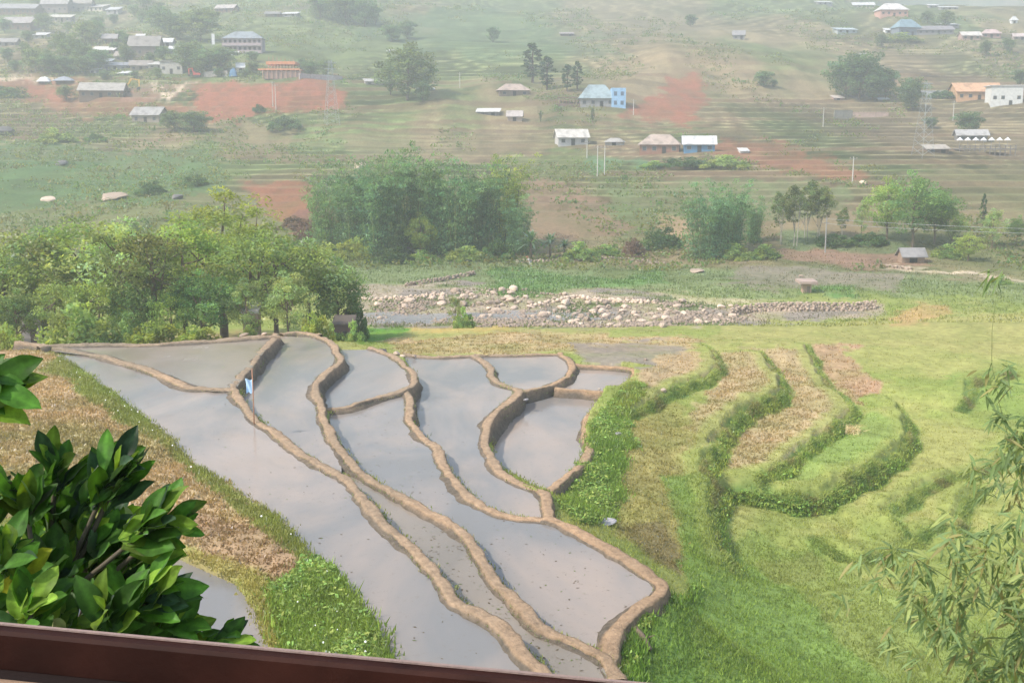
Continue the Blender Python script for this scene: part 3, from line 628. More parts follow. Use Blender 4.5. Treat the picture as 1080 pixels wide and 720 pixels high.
def wall_grass():
    xs, ys, dn, cw = [], [], [], []
    for W, dr in WALL_W:
        T = np.gradient(W, axis=0); T /= np.linalg.norm(T, axis=1)[:, None]; L = np.hypot(*np.diff(W, axis=0).T).sum(); n = int(L * 330 * min(1, dr + .15))
        i = rng.uniform(.03, .97, n) * (len(W) - 1); a = np.floor(i).astype(int); f = (i - a)[:, None]; P = W[a] * (1 - f) + W[a + 1] * f; t = T[a]
        d = rng.uniform(-.14, .42, n); P = P + np.c_[-t[:, 1], t[:, 0]] * d[:, None]; xs.append(P[:, 0]); ys.append(P[:, 1]); dn.append(np.c_[-t[:, 1], t[:, 0]]); cw.append(d)
    x, y, nn, d = np.concatenate(xs), np.concatenate(ys), np.concatenate(dn), np.concatenate(cw); z = H(x, y, False); nb = 4
    m = len(x) * nb; j = np.repeat(np.arange(len(x)), nb); h = rng.uniform(.06, .27, m); ln = rng.uniform(.2, .9, m) * h
    a = rng.uniform(0, 6.283, m); w = .018 * rng.uniform(.6, 1.5, m); b = np.c_[x[j] + rng.normal(0, .07, m), y[j] + rng.normal(0, .07, m), z[j] - .04]
    tip = b + np.c_[nn[j] * (ln * rng.uniform(-.2, 1.2, m))[:, None] + rng.normal(0, .06, (m, 2)), h * rng.uniform(.3, 1, m)]
    s = np.c_[np.cos(a) * w, np.sin(a) * w, np.zeros(m)]; V = np.stack([b - s, b + s, tip], 1).reshape(-1, 3)
    mot = ss(-.2, .25, fbm(x, y, .7, 2, 601)) * .6 + rng.uniform(0, .5, len(x)) * .8; br = ss(.12, .3, fbm(x, y, 1.4, 2, 602)) * .6; mot = np.clip(mot + .35 * (d < 0), 0, 1)
    c = np.array((.14, .23, .06)) * (1 - mot)[:, None] + np.array((.36, .41, .12)) * mot[:, None]; c = c * (1 - br[:, None]) + np.array((.26, .19, .10)) * br[:, None]
    c = c[j] * rng.uniform(.8, 1.25, m)[:, None]
    tag(mesh_np('wall_grass', V, [np.arange(m * 3).reshape(-1, 3)], M['grass'], np.repeat(c, 3, 0)), 'mixed green and straw grass hanging over the terrace walls', 'grass', kind='stuff')
wall_grass()
def bund_grass():
    X, Y, Z = [], [], []
    for o in [o for o in COL.objects if o.name.startswith('earth_bund')]:
        n = len(o.data.vertices); v = np.empty(n * 3, np.float32); o.data.vertices.foreach_get('co', v); v = v.reshape(-1, 13, 3)
        for j in (2, 3, 9, 10):
            g = fbm(v[:, j, 0], v[:, j, 1], 2.2, 2, 700 + j); k = (g > .10) & (rng.uniform(0, 1, len(v)) < .8); X.append(v[k, j, 0]); Y.append(v[k, j, 1]); Z.append(v[k, j, 2])
    x, y, z = np.concatenate(X), np.concatenate(Y), np.concatenate(Z); nb = 5; j = np.repeat(np.arange(len(x)), nb); m = len(j)
    h = rng.uniform(.03, .12, m); a = rng.uniform(0, 6.28, m); w = .010 * rng.uniform(.6, 1.6, m); b = np.c_[x[j] + rng.normal(0, .05, m), y[j] + rng.normal(0, .05, m), z[j] - .03]
    s = np.c_[np.cos(a) * w, np.sin(a) * w, 0 * a]; tip = b + np.c_[rng.normal(0, .05, (m, 2)), h]
    c = np.where(rng.uniform(0, 1, len(x))[:, None] < .55, np.array((.20, .25, .075)), np.array((.30, .25, .12)))[j] * rng.uniform(.7, 1.2, m)[:, None]
    tag(mesh_np('bund_grass', np.stack([b - s, b + s, tip], 1).reshape(-1, 3), [np.arange(m * 3).reshape(-1, 3)], M['grass'], np.repeat(c, 3, 0)), 'sparse short grass along the edges of the earth bunds', 'grass', kind='stuff')
bund_grass()
def debris():
    V = []; Cc = []
    for k, nn in (('A', 260), ('D', 330), ('F', 240), ('N', 120), ('J', 60), ('G', 60), ('B', 60)):
        lv, W = POND_W[k]; lo, hi = W.min(0), W.max(0); xy = rng.uniform(lo, hi, (nn * 6, 2)); pl = pond_level(xy[:, 0], xy[:, 1]); pr, py_ = proj(xy[:, 0], xy[:, 1], lv)
        xy = xy[(np.abs(pl - lv) < 1e-6) & (fbm(xy[:, 0], xy[:, 1], 3, 2, 77) > -.05)][:nn]; m = len(xy)
        a = rng.uniform(0, 6.28, m); L = rng.uniform(.015, .07, m); w = L * rng.uniform(.2, .6, m); ca, sa = np.cos(a), np.sin(a); z = np.full(m, lv + .006)
        for dx, dy in ((-1, 0), (0, -1), (1, 0), (0, 1)): V.append(np.c_[xy[:, 0] + dx * L * ca - dy * w * sa, xy[:, 1] + dx * L * sa + dy * w * ca, z + .004 * dy])
        cc = np.where(rng.uniform(0, 1, m)[:, None] < .7, np.array((.10, .075, .045)), np.array((.13, .17, .05))); Cc.append(np.repeat(cc, 4, 0))
    VV = []
    for i in range(0, len(V), 4): VV.append(np.stack(V[i:i + 4], 1).reshape(-1, 3))
    VV = np.concatenate(VV); tag(mesh_np('water_debris', VV, [np.arange(len(VV)).reshape(-1, 4)], M['grass'], np.concatenate(Cc)), 'specks of straw, clods and weed floating on the flooded paddies', 'debris', kind='stuff')
debris()
def scrub():
    k = (GY > 150) & (GY < 720) & (GPX > -80) & (GPX < 1160) & (GPY < 300)
    pn = fbm(GX, GY / 2.6, 20, 3, 201); pn2 = fbm(GX, GY, 90, 2, 202); red = GC[:, 0] > GC[:, 1] * 1.45
    wgt = k * ss(.05, .35, pn + .4 * pn2 + (.30 * (GPX < 430) + .25 * ((GPX < 260) & (GPY > 110)))) * np.where(red, .02, 1) * (.25 + GY / 700)
    p = wgt / wgt.sum(); i = rng.choice(len(GX), 12000, p=p); nb = 12; j = np.repeat(i, nb); m = len(j); sz = np.repeat(rng.uniform(.25, 1.0, len(i)) ** 1.6, nb) * (.7 + GY[j] / 500)
    C = np.c_[GX[j] + rng.normal(0, .8, m) * sz, GY[j] + rng.normal(0, .5, m) * sz, GZ[j] + rng.uniform(0, 1.1, m) * sz]
    cc = np.repeat(np.stack([rng.uniform(.10, .20, len(i)), rng.uniform(.16, .22, len(i)), rng.uniform(.05, .08, len(i))], 1), nb, 0) * rng.uniform(.75, 1.2, m)[:, None]
    d = rng.normal(0, 1, (m, 3)); d /= np.linalg.norm(d, axis=1)[:, None]; u = rng.normal(0, 1, (m, 3)); s = np.cross(d, u); s /= np.linalg.norm(s, axis=1)[:, None]
    L = (sz * .34)[:, None]; V = np.stack([C - d * L, C + s * L * .6, C + d * L, C - s * L * .6], 1).reshape(-1, 3)
    o = mesh_np('scrub', V, [np.arange(m * 4).reshape(-1, 4)], M['leaf'], np.repeat(cc, 4, 0)); tag(o, 'low scrub and tall weeds dotted over the terraced hillside', 'scrub', kind='stuff')
scrub()
#PART3
# ------------------------------------------------------------------ tree prototypes (metres, about 10 m tall, base at the origin)
def leaf_quads(C, N_, size, asp, cols, droop=0.0, nrm_up=.5):
    """diamond leaves at C (n,3); N_ = n; returns verts, faces, colours"""
    n = len(C); d = rng.normal(0, 1, (n, 3)); d[:, 2] -= droop; d /= np.linalg.norm(d, axis=1)[:, None]
    up = rng.normal(0, 1, (n, 3)); up[:, 2] += nrm_up * 3; s = np.cross(d, up); s /= np.linalg.norm(s, axis=1)[:, None] + 1e-9
    L = (size * rng.uniform(.6, 1.35, n))[:, None]; W = L * asp
    V = np.stack([C - d * L * .5, C + s * W * .5 - d * L * .05, C + d * L * .5, C - s * W * .5 - d * L * .05], 1)
    return V.reshape(-1, 3), np.arange(n * 4).reshape(-1, 4), np.repeat(cols, 4, 0)
def clump_crown(cl, per, size, asp, base, droop=.2, var=.35):
    """cl: (k,4) clump centres and radii"""
    k = len(cl); j = np.repeat(np.arange(k), per); d = rng.normal(0, 1, (len(j), 3)); d /= np.linalg.norm(d, axis=1)[:, None]
    r = rng.uniform(.25, 1, len(j)) ** .5; C = cl[j, :3] + d * (cl[j, 3] * r)[:, None] * np.array([1, 1, .72])
    tint = rng.uniform(1 - var, 1 + var, k)[j] * rng.uniform(.8, 1.2, len(j))
    warm = rng.uniform(-.12, .16, k)[j]
    cols = np.array(base)[None] * tint[:, None] * np.c_[1 + warm, np.ones(len(j)), 1 - warm]
    return leaf_quads(C, len(j), size, asp, cols, droop)
PROTO = {}
def finish(key, root, *ch):
    KID[root.name] = list(ch); PROTO[key] = [root, 0]
def broad(key, name, base, H0=10, rx=3.6, rz=3.4, zc=6.3, ncl=70, per=95, size=.26, trunk_r=.2, bark='bark', open_=.55, stems=1, asp=.55):
    root = empty(name); t = MB(); cl = []
    for k in range(ncl):
        d = rng.normal(0, 1, 3); d /= np.linalg.norm(d); r = rng.uniform(open_, 1.0)
        lump = 1 + .25 * math.sin(3 * math.atan2(d[1], d[0]) + k % 5)
        cl.append((d[0] * rx * r * lump * (1 - .25 * max(d[2], 0)), d[1] * rx * r * lump * (1 - .25 * max(d[2], 0)), zc + d[2] * rz * r, rng.uniform(.65, 1.25) * rx / 3.6))
    cl = np.array(cl); zf = zc - rz * .75
    for s in range(stems):
        b = np.array([rng.uniform(-.5, .5), rng.uniform(-.5, .5), 0]) * (stems > 1)
        top = np.array([b[0] * 1.5 + rng.uniform(-.3, .3), b[1] * 1.5, zc + rz * .3]); P = np.array([b + [0, 0, -.6], b * 1.1 + [.05, 0, zf * .5], b * 1.3 + [-.08, .05, zf], top])
        P = smooth_line(P, .8); t.tube(P, np.linspace(trunk_r, trunk_r * .3, len(P)) / (1 if stems == 1 else 1.5), 7)
        for c in cl[rng.choice(ncl, 9 // stems + 2, replace=False)]:
            q = P[int(rng.integers(len(P) // 3, len(P)))]; e = c[:3]; mid = (q + e) / 2 + [0, 0, -.25]
            t.tube(smooth_line(np.array([q, mid, e]), .6), np.linspace(trunk_r * .4, .02, len(smooth_line(np.array([q, mid, e]), .6))), 5)
    tr = t.build('trunk', M[bark], root, True)
    v, f, c = clump_crown(cl, per, size, asp, base)
    cr = mesh_np('crown', v, [f], M['leaf'], c, parent=root); finish(key, root, tr, cr)
def bamboo(key, name, base, nc=26, H0=11, spread=1.3):
    root = empty(name); t = MB(); C = []
    for k in range(nc):
        a = rng.uniform(0, 6.283); r = spread * math.sqrt(rng.uniform(0, 1)); h = H0 * rng.uniform(.7, 1.05)
        b = np.array([math.cos(a) * r, math.sin(a) * r, -.4]); o = np.array([math.cos(a), math.sin(a), 0]) * rng.uniform(.4, 1.6)
        P = smooth_line(np.array([b, b + o * .2 + [0, 0, h * .5], b + o * .7 + [0, 0, h * .85], b + o * 1.5 + [0, 0, h]]), .7)
        t.tube(P, np.linspace(.06, .012, len(P)), 4)
        for z in np.linspace(.06, 1.0, 20):
            q = P[min(int(z * (len(P) - 1)), len(P) - 1)]; s = .85 * (1.15 - .6 * z)
            C.append((*(q + rng.normal(0, .32, 3) * s), rng.uniform(.45, .8) * s + .15))
    cu = t.build('culm', M['culm'], root, True)
    v, f, c = clump_crown(np.array(C), 24, .36, .24, base, droop=1.0, var=.4)
    cr = mesh_np('crown', v, [f], M['leaf'], c, parent=root); finish(key, root, cu, cr)
def bush(key, name, base, rx=1.0, h=1.0, ncl=40, per=60, size=.15, asp=.5):
    cl = []
    for k in range(ncl):
        a = rng.uniform(0, 6.283); r = rx * math.sqrt(rng.uniform(0, 1)); z = h * (1 - (r / rx) ** 2) * rng.uniform(.25, 1)
        cl.append((r * math.cos(a), r * math.sin(a), z, rng.uniform(.18, .34)))
    v, f, c = clump_crown(np.array(cl), per, size, asp, base)
    o = mesh_np(name, v, [f], M['leaf'], c); PROTO[key] = [o, 0]
def spiky(key, name, base):
    root = empty(name); t = MB(); t.tube([(0, 0, -.3), (.05, 0, 1.2), (0, .05, 2.4)], [.16, .13, .1], 7); tr = t.build('trunk', M['bark'], root, True)
    V = []; F = []; Cc = []
    for k in range(46):
        a = rng.uniform(0, 6.283); el = rng.uniform(-.1, 1.4); L = rng.uniform(1.3, 2.2); d = np.array([math.cos(a) * math.cos(el), math.sin(a) * math.cos(el), math.sin(el)]); s = np.array([-math.sin(a), math.cos(a), 0]); b = np.array([0, 0, 2.2 + rng.uniform(-.5, .3)])
        n0 = len(V)
        for i in range(5):
            q = i / 4; p = b + d * L * q + np.array([0, 0, -.7 * q * q]); wd = .11 * math.sin(math.pi * (.12 + .85 * q)) + .01
            V += [p - s * wd, p + s * wd]; Cc += [np.array(base) * rng.uniform(.75, 1.2)] * 2
        F += [(n0 + 2 * i, n0 + 2 * i + 1, n0 + 2 * i + 3, n0 + 2 * i + 2) for i in range(4)]
    cr = mesh_np('crown', np.array(V), [np.array(F)], M['leaf'], np.array(Cc), parent=root); finish(key, root, tr, cr)
G1, G2, G3, G4, GY_, GB = (.25,.34,.12), (.165,.27,.105), (.27,.35,.16), (.29,.38,.115), (.30,.36,.11), (.17,.30,.165)
broad('alder', 'alder_tree', G1); broad('alder2', 'alder_tree', G3, rx=3.2, rz=3.8, zc=6.0, ncl=60, trunk_r=.17)
broad('feathery', 'feathery_tree', GY_, rx=2.6, rz=4.2, zc=5.8, ncl=75, per=85, size=.27, asp=.32)
broad('dense', 'evergreen_tree', G2, rx=3.4, rz=3.8, zc=5.6, ncl=85, per=95, open_=.4); broad('bright', 'broadleaf_tree', G4, rx=3.3, rz=3.6, zc=5.9, ncl=70)
broad('bare', 'alder_tree', (.17,.20,.08), rx=3.3, rz=2.4, zc=7.2, ncl=42, per=75, trunk_r=.3)
broad('slim', 'eucalyptus_tree', (.17,.22,.09), rx=2.0, rz=3.2, zc=6.9, ncl=52, per=80, size=.24, trunk_r=.10, bark='pale_bark', stems=2)
broad('hill', 'hill_tree', (.125,.20,.10), rx=3.8, rz=4.2, zc=5.2, ncl=80, per=75, size=.42, open_=.25); broad('hillpale', 'hill_tree', (.15,.215,.10), rx=3.8, rz=4.2, zc=5.4, ncl=70, per=75, size=.42, open_=.3)
broad('poplar', 'poplar_tree', (.085,.15,.075), rx=1.3, rz=4.3, zc=5.3, ncl=55, per=70, size=.3)
bamboo('bam', 'bamboo_clump', GB); bamboo('bam2', 'bamboo_clump', (.17,.27,.125), nc=20, spread=1.7); bamboo('bam3', 'bamboo_clump', (.27,.34,.11), nc=18, spread=1.2)
bush('bush', 'bush', G1); bush('ybush', 'bush', (.24,.29,.07)); bush('dbush', 'bush', (.085,.15,.06)); bush('pbush', 'bush', (.20,.13,.11))
spiky('spiky', 'pandanus_tree', (.09,.16,.09))
def place(key, x, y, z, h, wide, label, cat, group, rz=None):
    root, used = PROTO[key]; s = h / (1.0 if 'bush' in key else 3.6 if key == 'spiky' else 10.6); sc = (s * wide, s * wide, s) if 'bush' not in key else (wide, wide * .75, h)
    rz = rng.uniform(0, 6.283) if rz is None else rz
    if used == 0:
        root.location = (x, y, z); root.rotation_euler = (0, 0, rz); root.scale = sc; o = root
    else:
        o = dup(root, (x, y, z), rz, sc)
    PROTO[key][1] += 1; tag(o, label, cat, group); return o
GA = 'trees in the row behind the paddies'
# the tree row behind the paddies: (px, distance Y, top pixel, kind, width, label)
for px, Y, top, k, wd, lb in [
 (8, 82, 262, 'alder', 1.0, 'leafy alder at the left end of the row behind the paddies'),
 (46, 84, 243, 'alder2', 1.1, 'second alder from the left end of the tree row, above a pale boulder'),
 (92, 86, 226, 'alder', 1.15, 'tall rounded alder at the back of the row, above the large round bush'),
 (132, 82, 232, 'alder2', 1.0, 'grey-green alder between the tall rounded alder and the bare-trunked tree'),
 (165, 80, 246, 'bare', 1.0, 'alder with a bare forked trunk showing pale limbs under its crown'),
 (142, 78.5, 300, 'dense', .9, 'small dark dense tree low beside the bare forked trunk'),
 (196, 86, 224, 'bright', 1.0, 'light green broad tree right of the bare-trunked alder'),
 (236, 92, 204, 'feathery', 1.25, 'tallest yellow-green feathery tree of the row behind the paddies'),
 (268, 86, 222, 'feathery', .9, 'slimmer yellow-green feathery tree right of the tallest one'),
 (215, 79, 285, 'dense', 1.0, 'dark low tree in front of the yellow-green feathery tree'),
 (292, 84, 238, 'alder', .95, 'grey-green alder with a thin dark trunk over the little hut'),
 (328, 86, 256, 'alder2', .95, 'alder second from the right end of the tree row'),
 (358, 88, 276, 'dense', .85, 'small dark tree at the right end of the row, over the brick shed'),
 (305, 79, 292, 'alder2', .8, 'short alder low between the little hut and the brick shed'),
 (62, 79, 296, 'alder', .8, 'short alder low in front of the left part of the row'),
 (108, 79, 290, 'bright', .85, 'short light green tree in front of the tall rounded alder'),
 (20, 78, 308, 'dense', .9, 'short dark tree low at the left edge, behind the ploughed bank'),
 (262, 79, 300, 'alder2', .8, 'short alder whose crown hangs just left of the little hut'),
 (-30, 84, 250, 'alder', 1.1, 'alder cut by the left edge of the view'),
 (182, 78.5, 308, 'bright', .7, 'short light green tree between the two dark low trees')]:
    x, y, z = at_depth(px, Y); d = mpp(y, z); _, pb = proj(x, y, z); place(k, x, y, z, (pb - top + 12) * d, wd * 1.28, lb, 'tree', GA)
for px, Y, top, w_, k, lb in [
 (86, 70, 322, 44, 'bush', 'large round green bush at the left behind the shallow greenish paddy'),
 (165, 70, 336, 34, 'ybush', 'yellow-green bush below the bare forked trunk'),
 (208, 70, 341, 26, 'ybush', 'low yellow-green bush left of the white stone'),
 (333, 72, 326, 20, 'ybush', 'bright yellow-green bush beside the top of the narrow paddy'),
 (262, 71, 343, 12, 'bush', 'small green bush behind the two white stones'),
 (376, 88, 312, 16, 'dbush', 'dark shrub leaning over the brick shed'),
 (4, 70, 338, 26, 'ybush', 'yellow-green bush at the left edge above the ploughed bank'),
 (134, 71, 340, 24, 'bush', 'green bush between the large round bush and the yellow-green ones'),
 (490, 96, 325, 14, 'bush', 'low green shrub at the foot of the pale sapling')]:
    x, y, z = at_depth(px, Y); d = mpp(y, z); _, pb = proj(x, y, z); place(k, x, y, z, (pb - top) * d, w_ * d, lb, 'bush', 'bushes behind the paddies')
GBm = 'bamboo clumps at the foot of the hill'
for px, base, top, k, wd, lb in [
 (346, 262, 192, 'bam2', 1.0, 'leftmost clump of the bamboo grove, beside the dark red gully'),
 (374, 266, 178, 'bam', 1.0, 'second clump from the left in the bamboo grove'),
 (400, 268, 176, 'bam', 1.1, 'dark blue-green clump over the fallen log'),
 (428, 266, 164, 'bam2', 1.0, 'highest clump of the bamboo grove with a tip above the rest'),
 (455, 266, 178, 'bam', 1.0, 'clump behind the yellowish small tree in the bamboo grove'),
 (482, 268, 180, 'bam', 1.1, 'clump with pale stems right of the middle of the bamboo grove'),
 (506, 266, 178, 'bam', 1.0, 'dark clump just left of the yellowish right end of the bamboo grove'),
 (530, 262, 172, 'bam3', 1.0, 'yellowish clump at the right end of the bamboo grove'),
 (546, 268, 212, 'bam', .9, 'short dark clump between the yellowish clump and the pandanus'),
 (415, 270, 225, 'bam2', .9, 'short clump in front of the highest one in the grove'),
 (745, 272, 202, 'bam', 1.15, 'large blue-green bamboo clump standing alone right of the bare gully'),
 (768, 266, 198, 'bam', 1.0, 'taller bamboo clump just behind the large lone one'),
 (795, 255, 212, 'bam', .9, 'small dark bamboo clump left of the white-trunked trees')]:
    x, y, z = hit(px, base); d = mpp(y, z); place(k, x, y, z, (base - top) * d * 1.05, wd * 1.35, lb, 'bamboo', GBm)
GT = 'trees on the far hillside and along its foot'
TR = [
 (480, 345, 306, 'alder2', .8, 'thin pale sapling standing alone before the river rocks'),
 (444, 272, 218, 'bright', .9, 'small yellow-green tree in front of the bamboo grove'),
 (822, 258, 196, 'slim', 1.0, 'leftmost slim white-trunked tree above the brown bank'),
 (836, 260, 188, 'slim', 1.1, 'slim white-trunked tree second from the left above the brown bank'),
 (853, 252, 184, 'slim', 1.3, 'tallest slim white-trunked tree above the brown bank'),
 (866, 252, 190, 'slim', 1.2, 'rightmost slim white-trunked tree above the brown bank'),
 (888, 256, 214, 'slim', .9, 'small thin tree right of the white-trunked group'),
 (908, 252, 208, 'alder2', .7, 'small grey tree between the white-trunked group and the big light green tree'),
 (935, 255, 180, 'bright', 1.0, 'big light green tree left of the grey-roofed hut'),
 (962, 262, 170, 'dense', 1.1, 'tall dark tree behind the grey-roofed hut'),
 (985, 258, 184, 'dense', 1.0, 'dark tree just right of the grey-roofed hut'),
 (1004, 262, 214, 'alder', .9, 'grey-green tree between the hut and the round roadside tree'),
 (1021, 276, 240, 'bright', 1.3, 'round light green tree beside the sandy track'),
 (1046, 262, 216, 'alder2', 1.0, 'tree right of the round roadside tree'),
 (1072, 258, 222, 'dense', 1.0, 'dark tree at the right edge above the sandy track'),
 (562, 88, 40, 'poplar', 1.90, 'tall narrow dark tree left of its twin above the blue-grey house'),
 (577, 95, 54, 'poplar', 1.80, 'narrow dark tree, right twin, above the thatched house'),
 (598, 97, 64, 'poplar', 1.70, 'narrow dark tree behind the terrace of the blue-grey house'),
 (609, 95, 61, 'poplar', 1.5, 'narrow tree close left of the blue-grey roof'),
 (430, 106, 52, 'hillpale', 1.23, 'large pale tree with visible trunk left of the thatched house'),
 (412, 100, 66, 'hillpale', 0.90, 'smaller pale tree close left of the large pale one'),
 (446, 108, 84, 'hill', 0.90, 'low dark tree at the right foot of the large pale tree'),
 (365, 27, -8, 'hill', 1.46, 'dark hazy tree at the left of the high upper clump'),
 (385, 28, 0, 'hill', 1.23, 'dark hazy tree in the middle of the high upper clump'),
 (396, 26, 2, 'poplar', 1.40, 'hazy narrow tree at the right of the high upper clump'),
 (413, 44, 26, 'hill', 1.46, 'hazy dark tree, left one of the high pair'),
 (430, 42, 22, 'hill', 1.01, 'hazy dark tree, right one of the high pair'),
 (520, 45, 28, 'hill', 0.90, 'small hazy tree alone high above the thatched house'),
 (728, 28, 15, 'hill', 1.12, 'small hazy tree alone near the top of the hill'),
 (805, 92, 74, 'hill', 1.23, 'lone dark tree right of the red bare slope'),
 (816, 92, 84, 'hill', 1.12, 'tiny dark tree touching the lone one right of the red bare slope'),
 (892, 104, 62, 'hill', 1.12, 'left tree of the dark clump below the white box house'),
 (906, 105, 54, 'hill', 1.12, 'highest tree of the dark clump below the white box house'),
 (920, 106, 74, 'hill', 1.12, 'middle tree of the dark clump above the ruined walls'),
 (934, 104, 72, 'hill', 1.01, 'right tree of the dark clump above the ruined walls'),
 (961, 118, 82, 'hill', 1.01, 'tall dark tree left of the low grey wall'),
 (981, 136, 124, 'hill', 1.46, 'small low tree below the low grey wall'),
 (1020, 142, 117, 'hill', 1.34, 'dark tree behind the restaurant with white parasols'),
 (1076, 90, 72, 'hill', 1.34, 'dark tree at the right edge above the white modern house'),
 (996, 30, 14, 'hillpale', 1.34, 'hazy tree among the highest houses, right of the pavilion'),
 (978, 26, 14, 'hillpale', 1.34, 'hazy pale tree above the blue-roofed pavilion'),
 (1062, 56, 42, 'hillpale', 1.34, 'hazy tree below the pink-roofed house'),
 (1040, 60, 46, 'hillpale', 1.23, 'hazy tree below the cream-roofed house'),
 (930, 50, 38, 'hillpale', 1.57, 'hazy tree in front of the blue-roofed pavilion'),
 (40, 10, -8, 'hillpale', 1.23, 'hazy tree between the topmost village houses'),
 (47, 34, 14, 'hillpale', 1.34, 'grey tree left of the cream-roofed shed'),
 (5, 34, 18, 'hill', 1.12, 'dark tree at the left edge beside the grey-roofed long house'),
 (64, 62, 36, 'hillpale', 1.23, 'village tree over the smoke, left one'),
 (90, 48, 22, 'hillpale', 1.46, 'village tree between the cream shed and the white-roofed house'),
 (74, 68, 40, 'hillpale', 1.23, 'bright green village tree in the middle of the village grove'),
 (88, 72, 46, 'hillpale', 1.34, 'rounded bright tree at the centre of the village grove'),
 (38, 76, 50, 'hillpale', 1.34, 'pale tree at the left of the village grove, above the road'),
 (52, 79, 54, 'hill', 1.34, 'dark tree above the grey-blue tarpaulin roof'),
 (70, 80, 58, 'hill', 1.23, 'dark tree beside the grey-blue tarpaulin roof'),
 (88, 80, 58, 'hill', 1.34, 'dark tree left of the pale low roof by the road'),
 (104, 76, 52, 'hill', 1.23, 'dark tree below the white-roofed house in the village'),
 (100, 40, 20, 'hill', 1.23, 'dark tree left of the small grey-roofed house'),
 (136, 50, 34, 'hill', 1.23, 'dark tree right of the small grey-roofed house'),
 (134, 68, 48, 'hillpale', 1.01, 'grey tree in front of the big brown roof'),
 (172, 66, 48, 'hill', 1.12, 'dark tree below the two white roofs'),
 (170, 34, 4, 'hill', 1.34, 'dark bluish tree high above the two white roofs'),
 (186, 42, 12, 'hill', 1.46, 'large dark tree above the white roofs, left of the pale one'),
 (212, 44, 8, 'hillpale', 1.57, 'large pale tree above the white banner'),
 (200, 78, 44, 'hillpale', 1.34, 'broad tree left of the two-storey guesthouse, over the concrete house'),
 (218, 80, 48, 'hill', 1.34, 'broad dark tree behind the red digger'),
 (234, 76, 46, 'hill', 1.23, 'dark tree in front of the left end of the guesthouse'),
 (266, 66, 52, 'hill', 1.12, 'small tree below the guesthouse'),
 (268, 80, 64, 'hillpale', 1.34, 'small tree left of the orange building site'),
 (328, 82, 62, 'hill', 1.34, 'tree right of the orange building site'),
 (344, 80, 62, 'hillpale', 1.34, 'pale tree at the right end of the low concrete wall'),
 (130, 4, -14, 'hill', 1.34, 'dark bluish tree at the top of the forest above the village'),
 (152, 10, -8, 'hill', 1.46, 'dark bluish tree in the forest above the village, lower one'),
 (338, 20, -6, 'hill', 1.34, 'dark hazy tree left of the high upper clump'),
 (1036, 238, 198, 'poplar', .7, 'thin dark tree on the terraces at the right'),
 (625, 128, 112, 'poplar', 1.10, 'small dark tree beside the path below the blue-grey house'),
 (570, 130, 116, 'poplar', 1.00, 'small dark tree right of the little brown hut'),
 (205, 140, 113, 'hill', 1.46, 'dark tree at the right side of the little plank hut'),
 (184, 138, 116, 'hillpale', 1.57, 'pale tree overhanging the little plank hut'),
 (70, 108, 92, 'hillpale', 1.57, 'grey tree left of the grey-roofed farmhouse')]
for px, base, top, k, wd, lb in TR:
    x, y, z = hit(px, base); d = mpp(y, z); f_ = (1.08 if px < 360 else 1.2) if k.startswith('hill') else 1.0; place(k, x, y, z - .2, (base - top) * d * f_, wd * (1.1 if f_ > 1 else 1), lb, 'tree', GT)
for px, base, h in [(26, 60, 20), (34, 70, 22), (50, 66, 20), (58, 74, 22), (66, 50, 18), (80, 58, 22), (96, 66, 20), (110, 84, 16), (122, 56, 18), (128, 44, 18), (142, 84, 14), (160, 70, 20), (166, 84, 16), (192, 66, 24), (206, 62, 26), (222, 66, 22), (240, 64, 14), (230, 82, 16), (258, 82, 14), (8, 66, 22), (16, 76, 18), (72, 36, 18), (104, 30, 18), (30, 46, 20), (340, 74, 16), (318, 70, 14), (150, 24, 20), (168, 18, 22), (142, 18, 20), (120, 26, 16)]:
    x, y, z = hit(px, base); d = mpp(y, z); place(random.choice(('hill', 'hillpale')), x, y, z - .2, h * d * .8, 1.25, 'one of the smaller hazy trees filling the gaps between the village houses', 'tree', 'small trees filling the village grove')
GS_ = 'shrubs along the foot of the hill'
for px, base, h, w_, lb in [(328, 252, 20, 22, 'reddish dry shrub at the left of the red gully'), (348, 256, 26, 24, 'tallest purple-brown dry shrub in the red gully'), (368, 256, 22, 20, 'purple-brown dry shrub against the left end of the bamboo grove'), (312, 240, 12, 18, 'small reddish dry shrub at the top of the red gully')]:
    x, y, z = hit(px, base); d = mpp(y, z); place('pbush', x, y, z - .1, h * d, w_ * d, lb, 'shrub', GS_)
for px, base, h, w_, lb in [(352, 350, 14, 20, 'green bush hiding the foot of the dark brown shed'), (375, 352, 16, 18, 'bright green bush right of the dark brown shed')]:
    x, y, z = at_depth(px, 79); d = mpp(y, z); place('bush', x, y, z, (h + 14) * d, w_ * d, lb, 'bush', 'bushes behind the paddies')
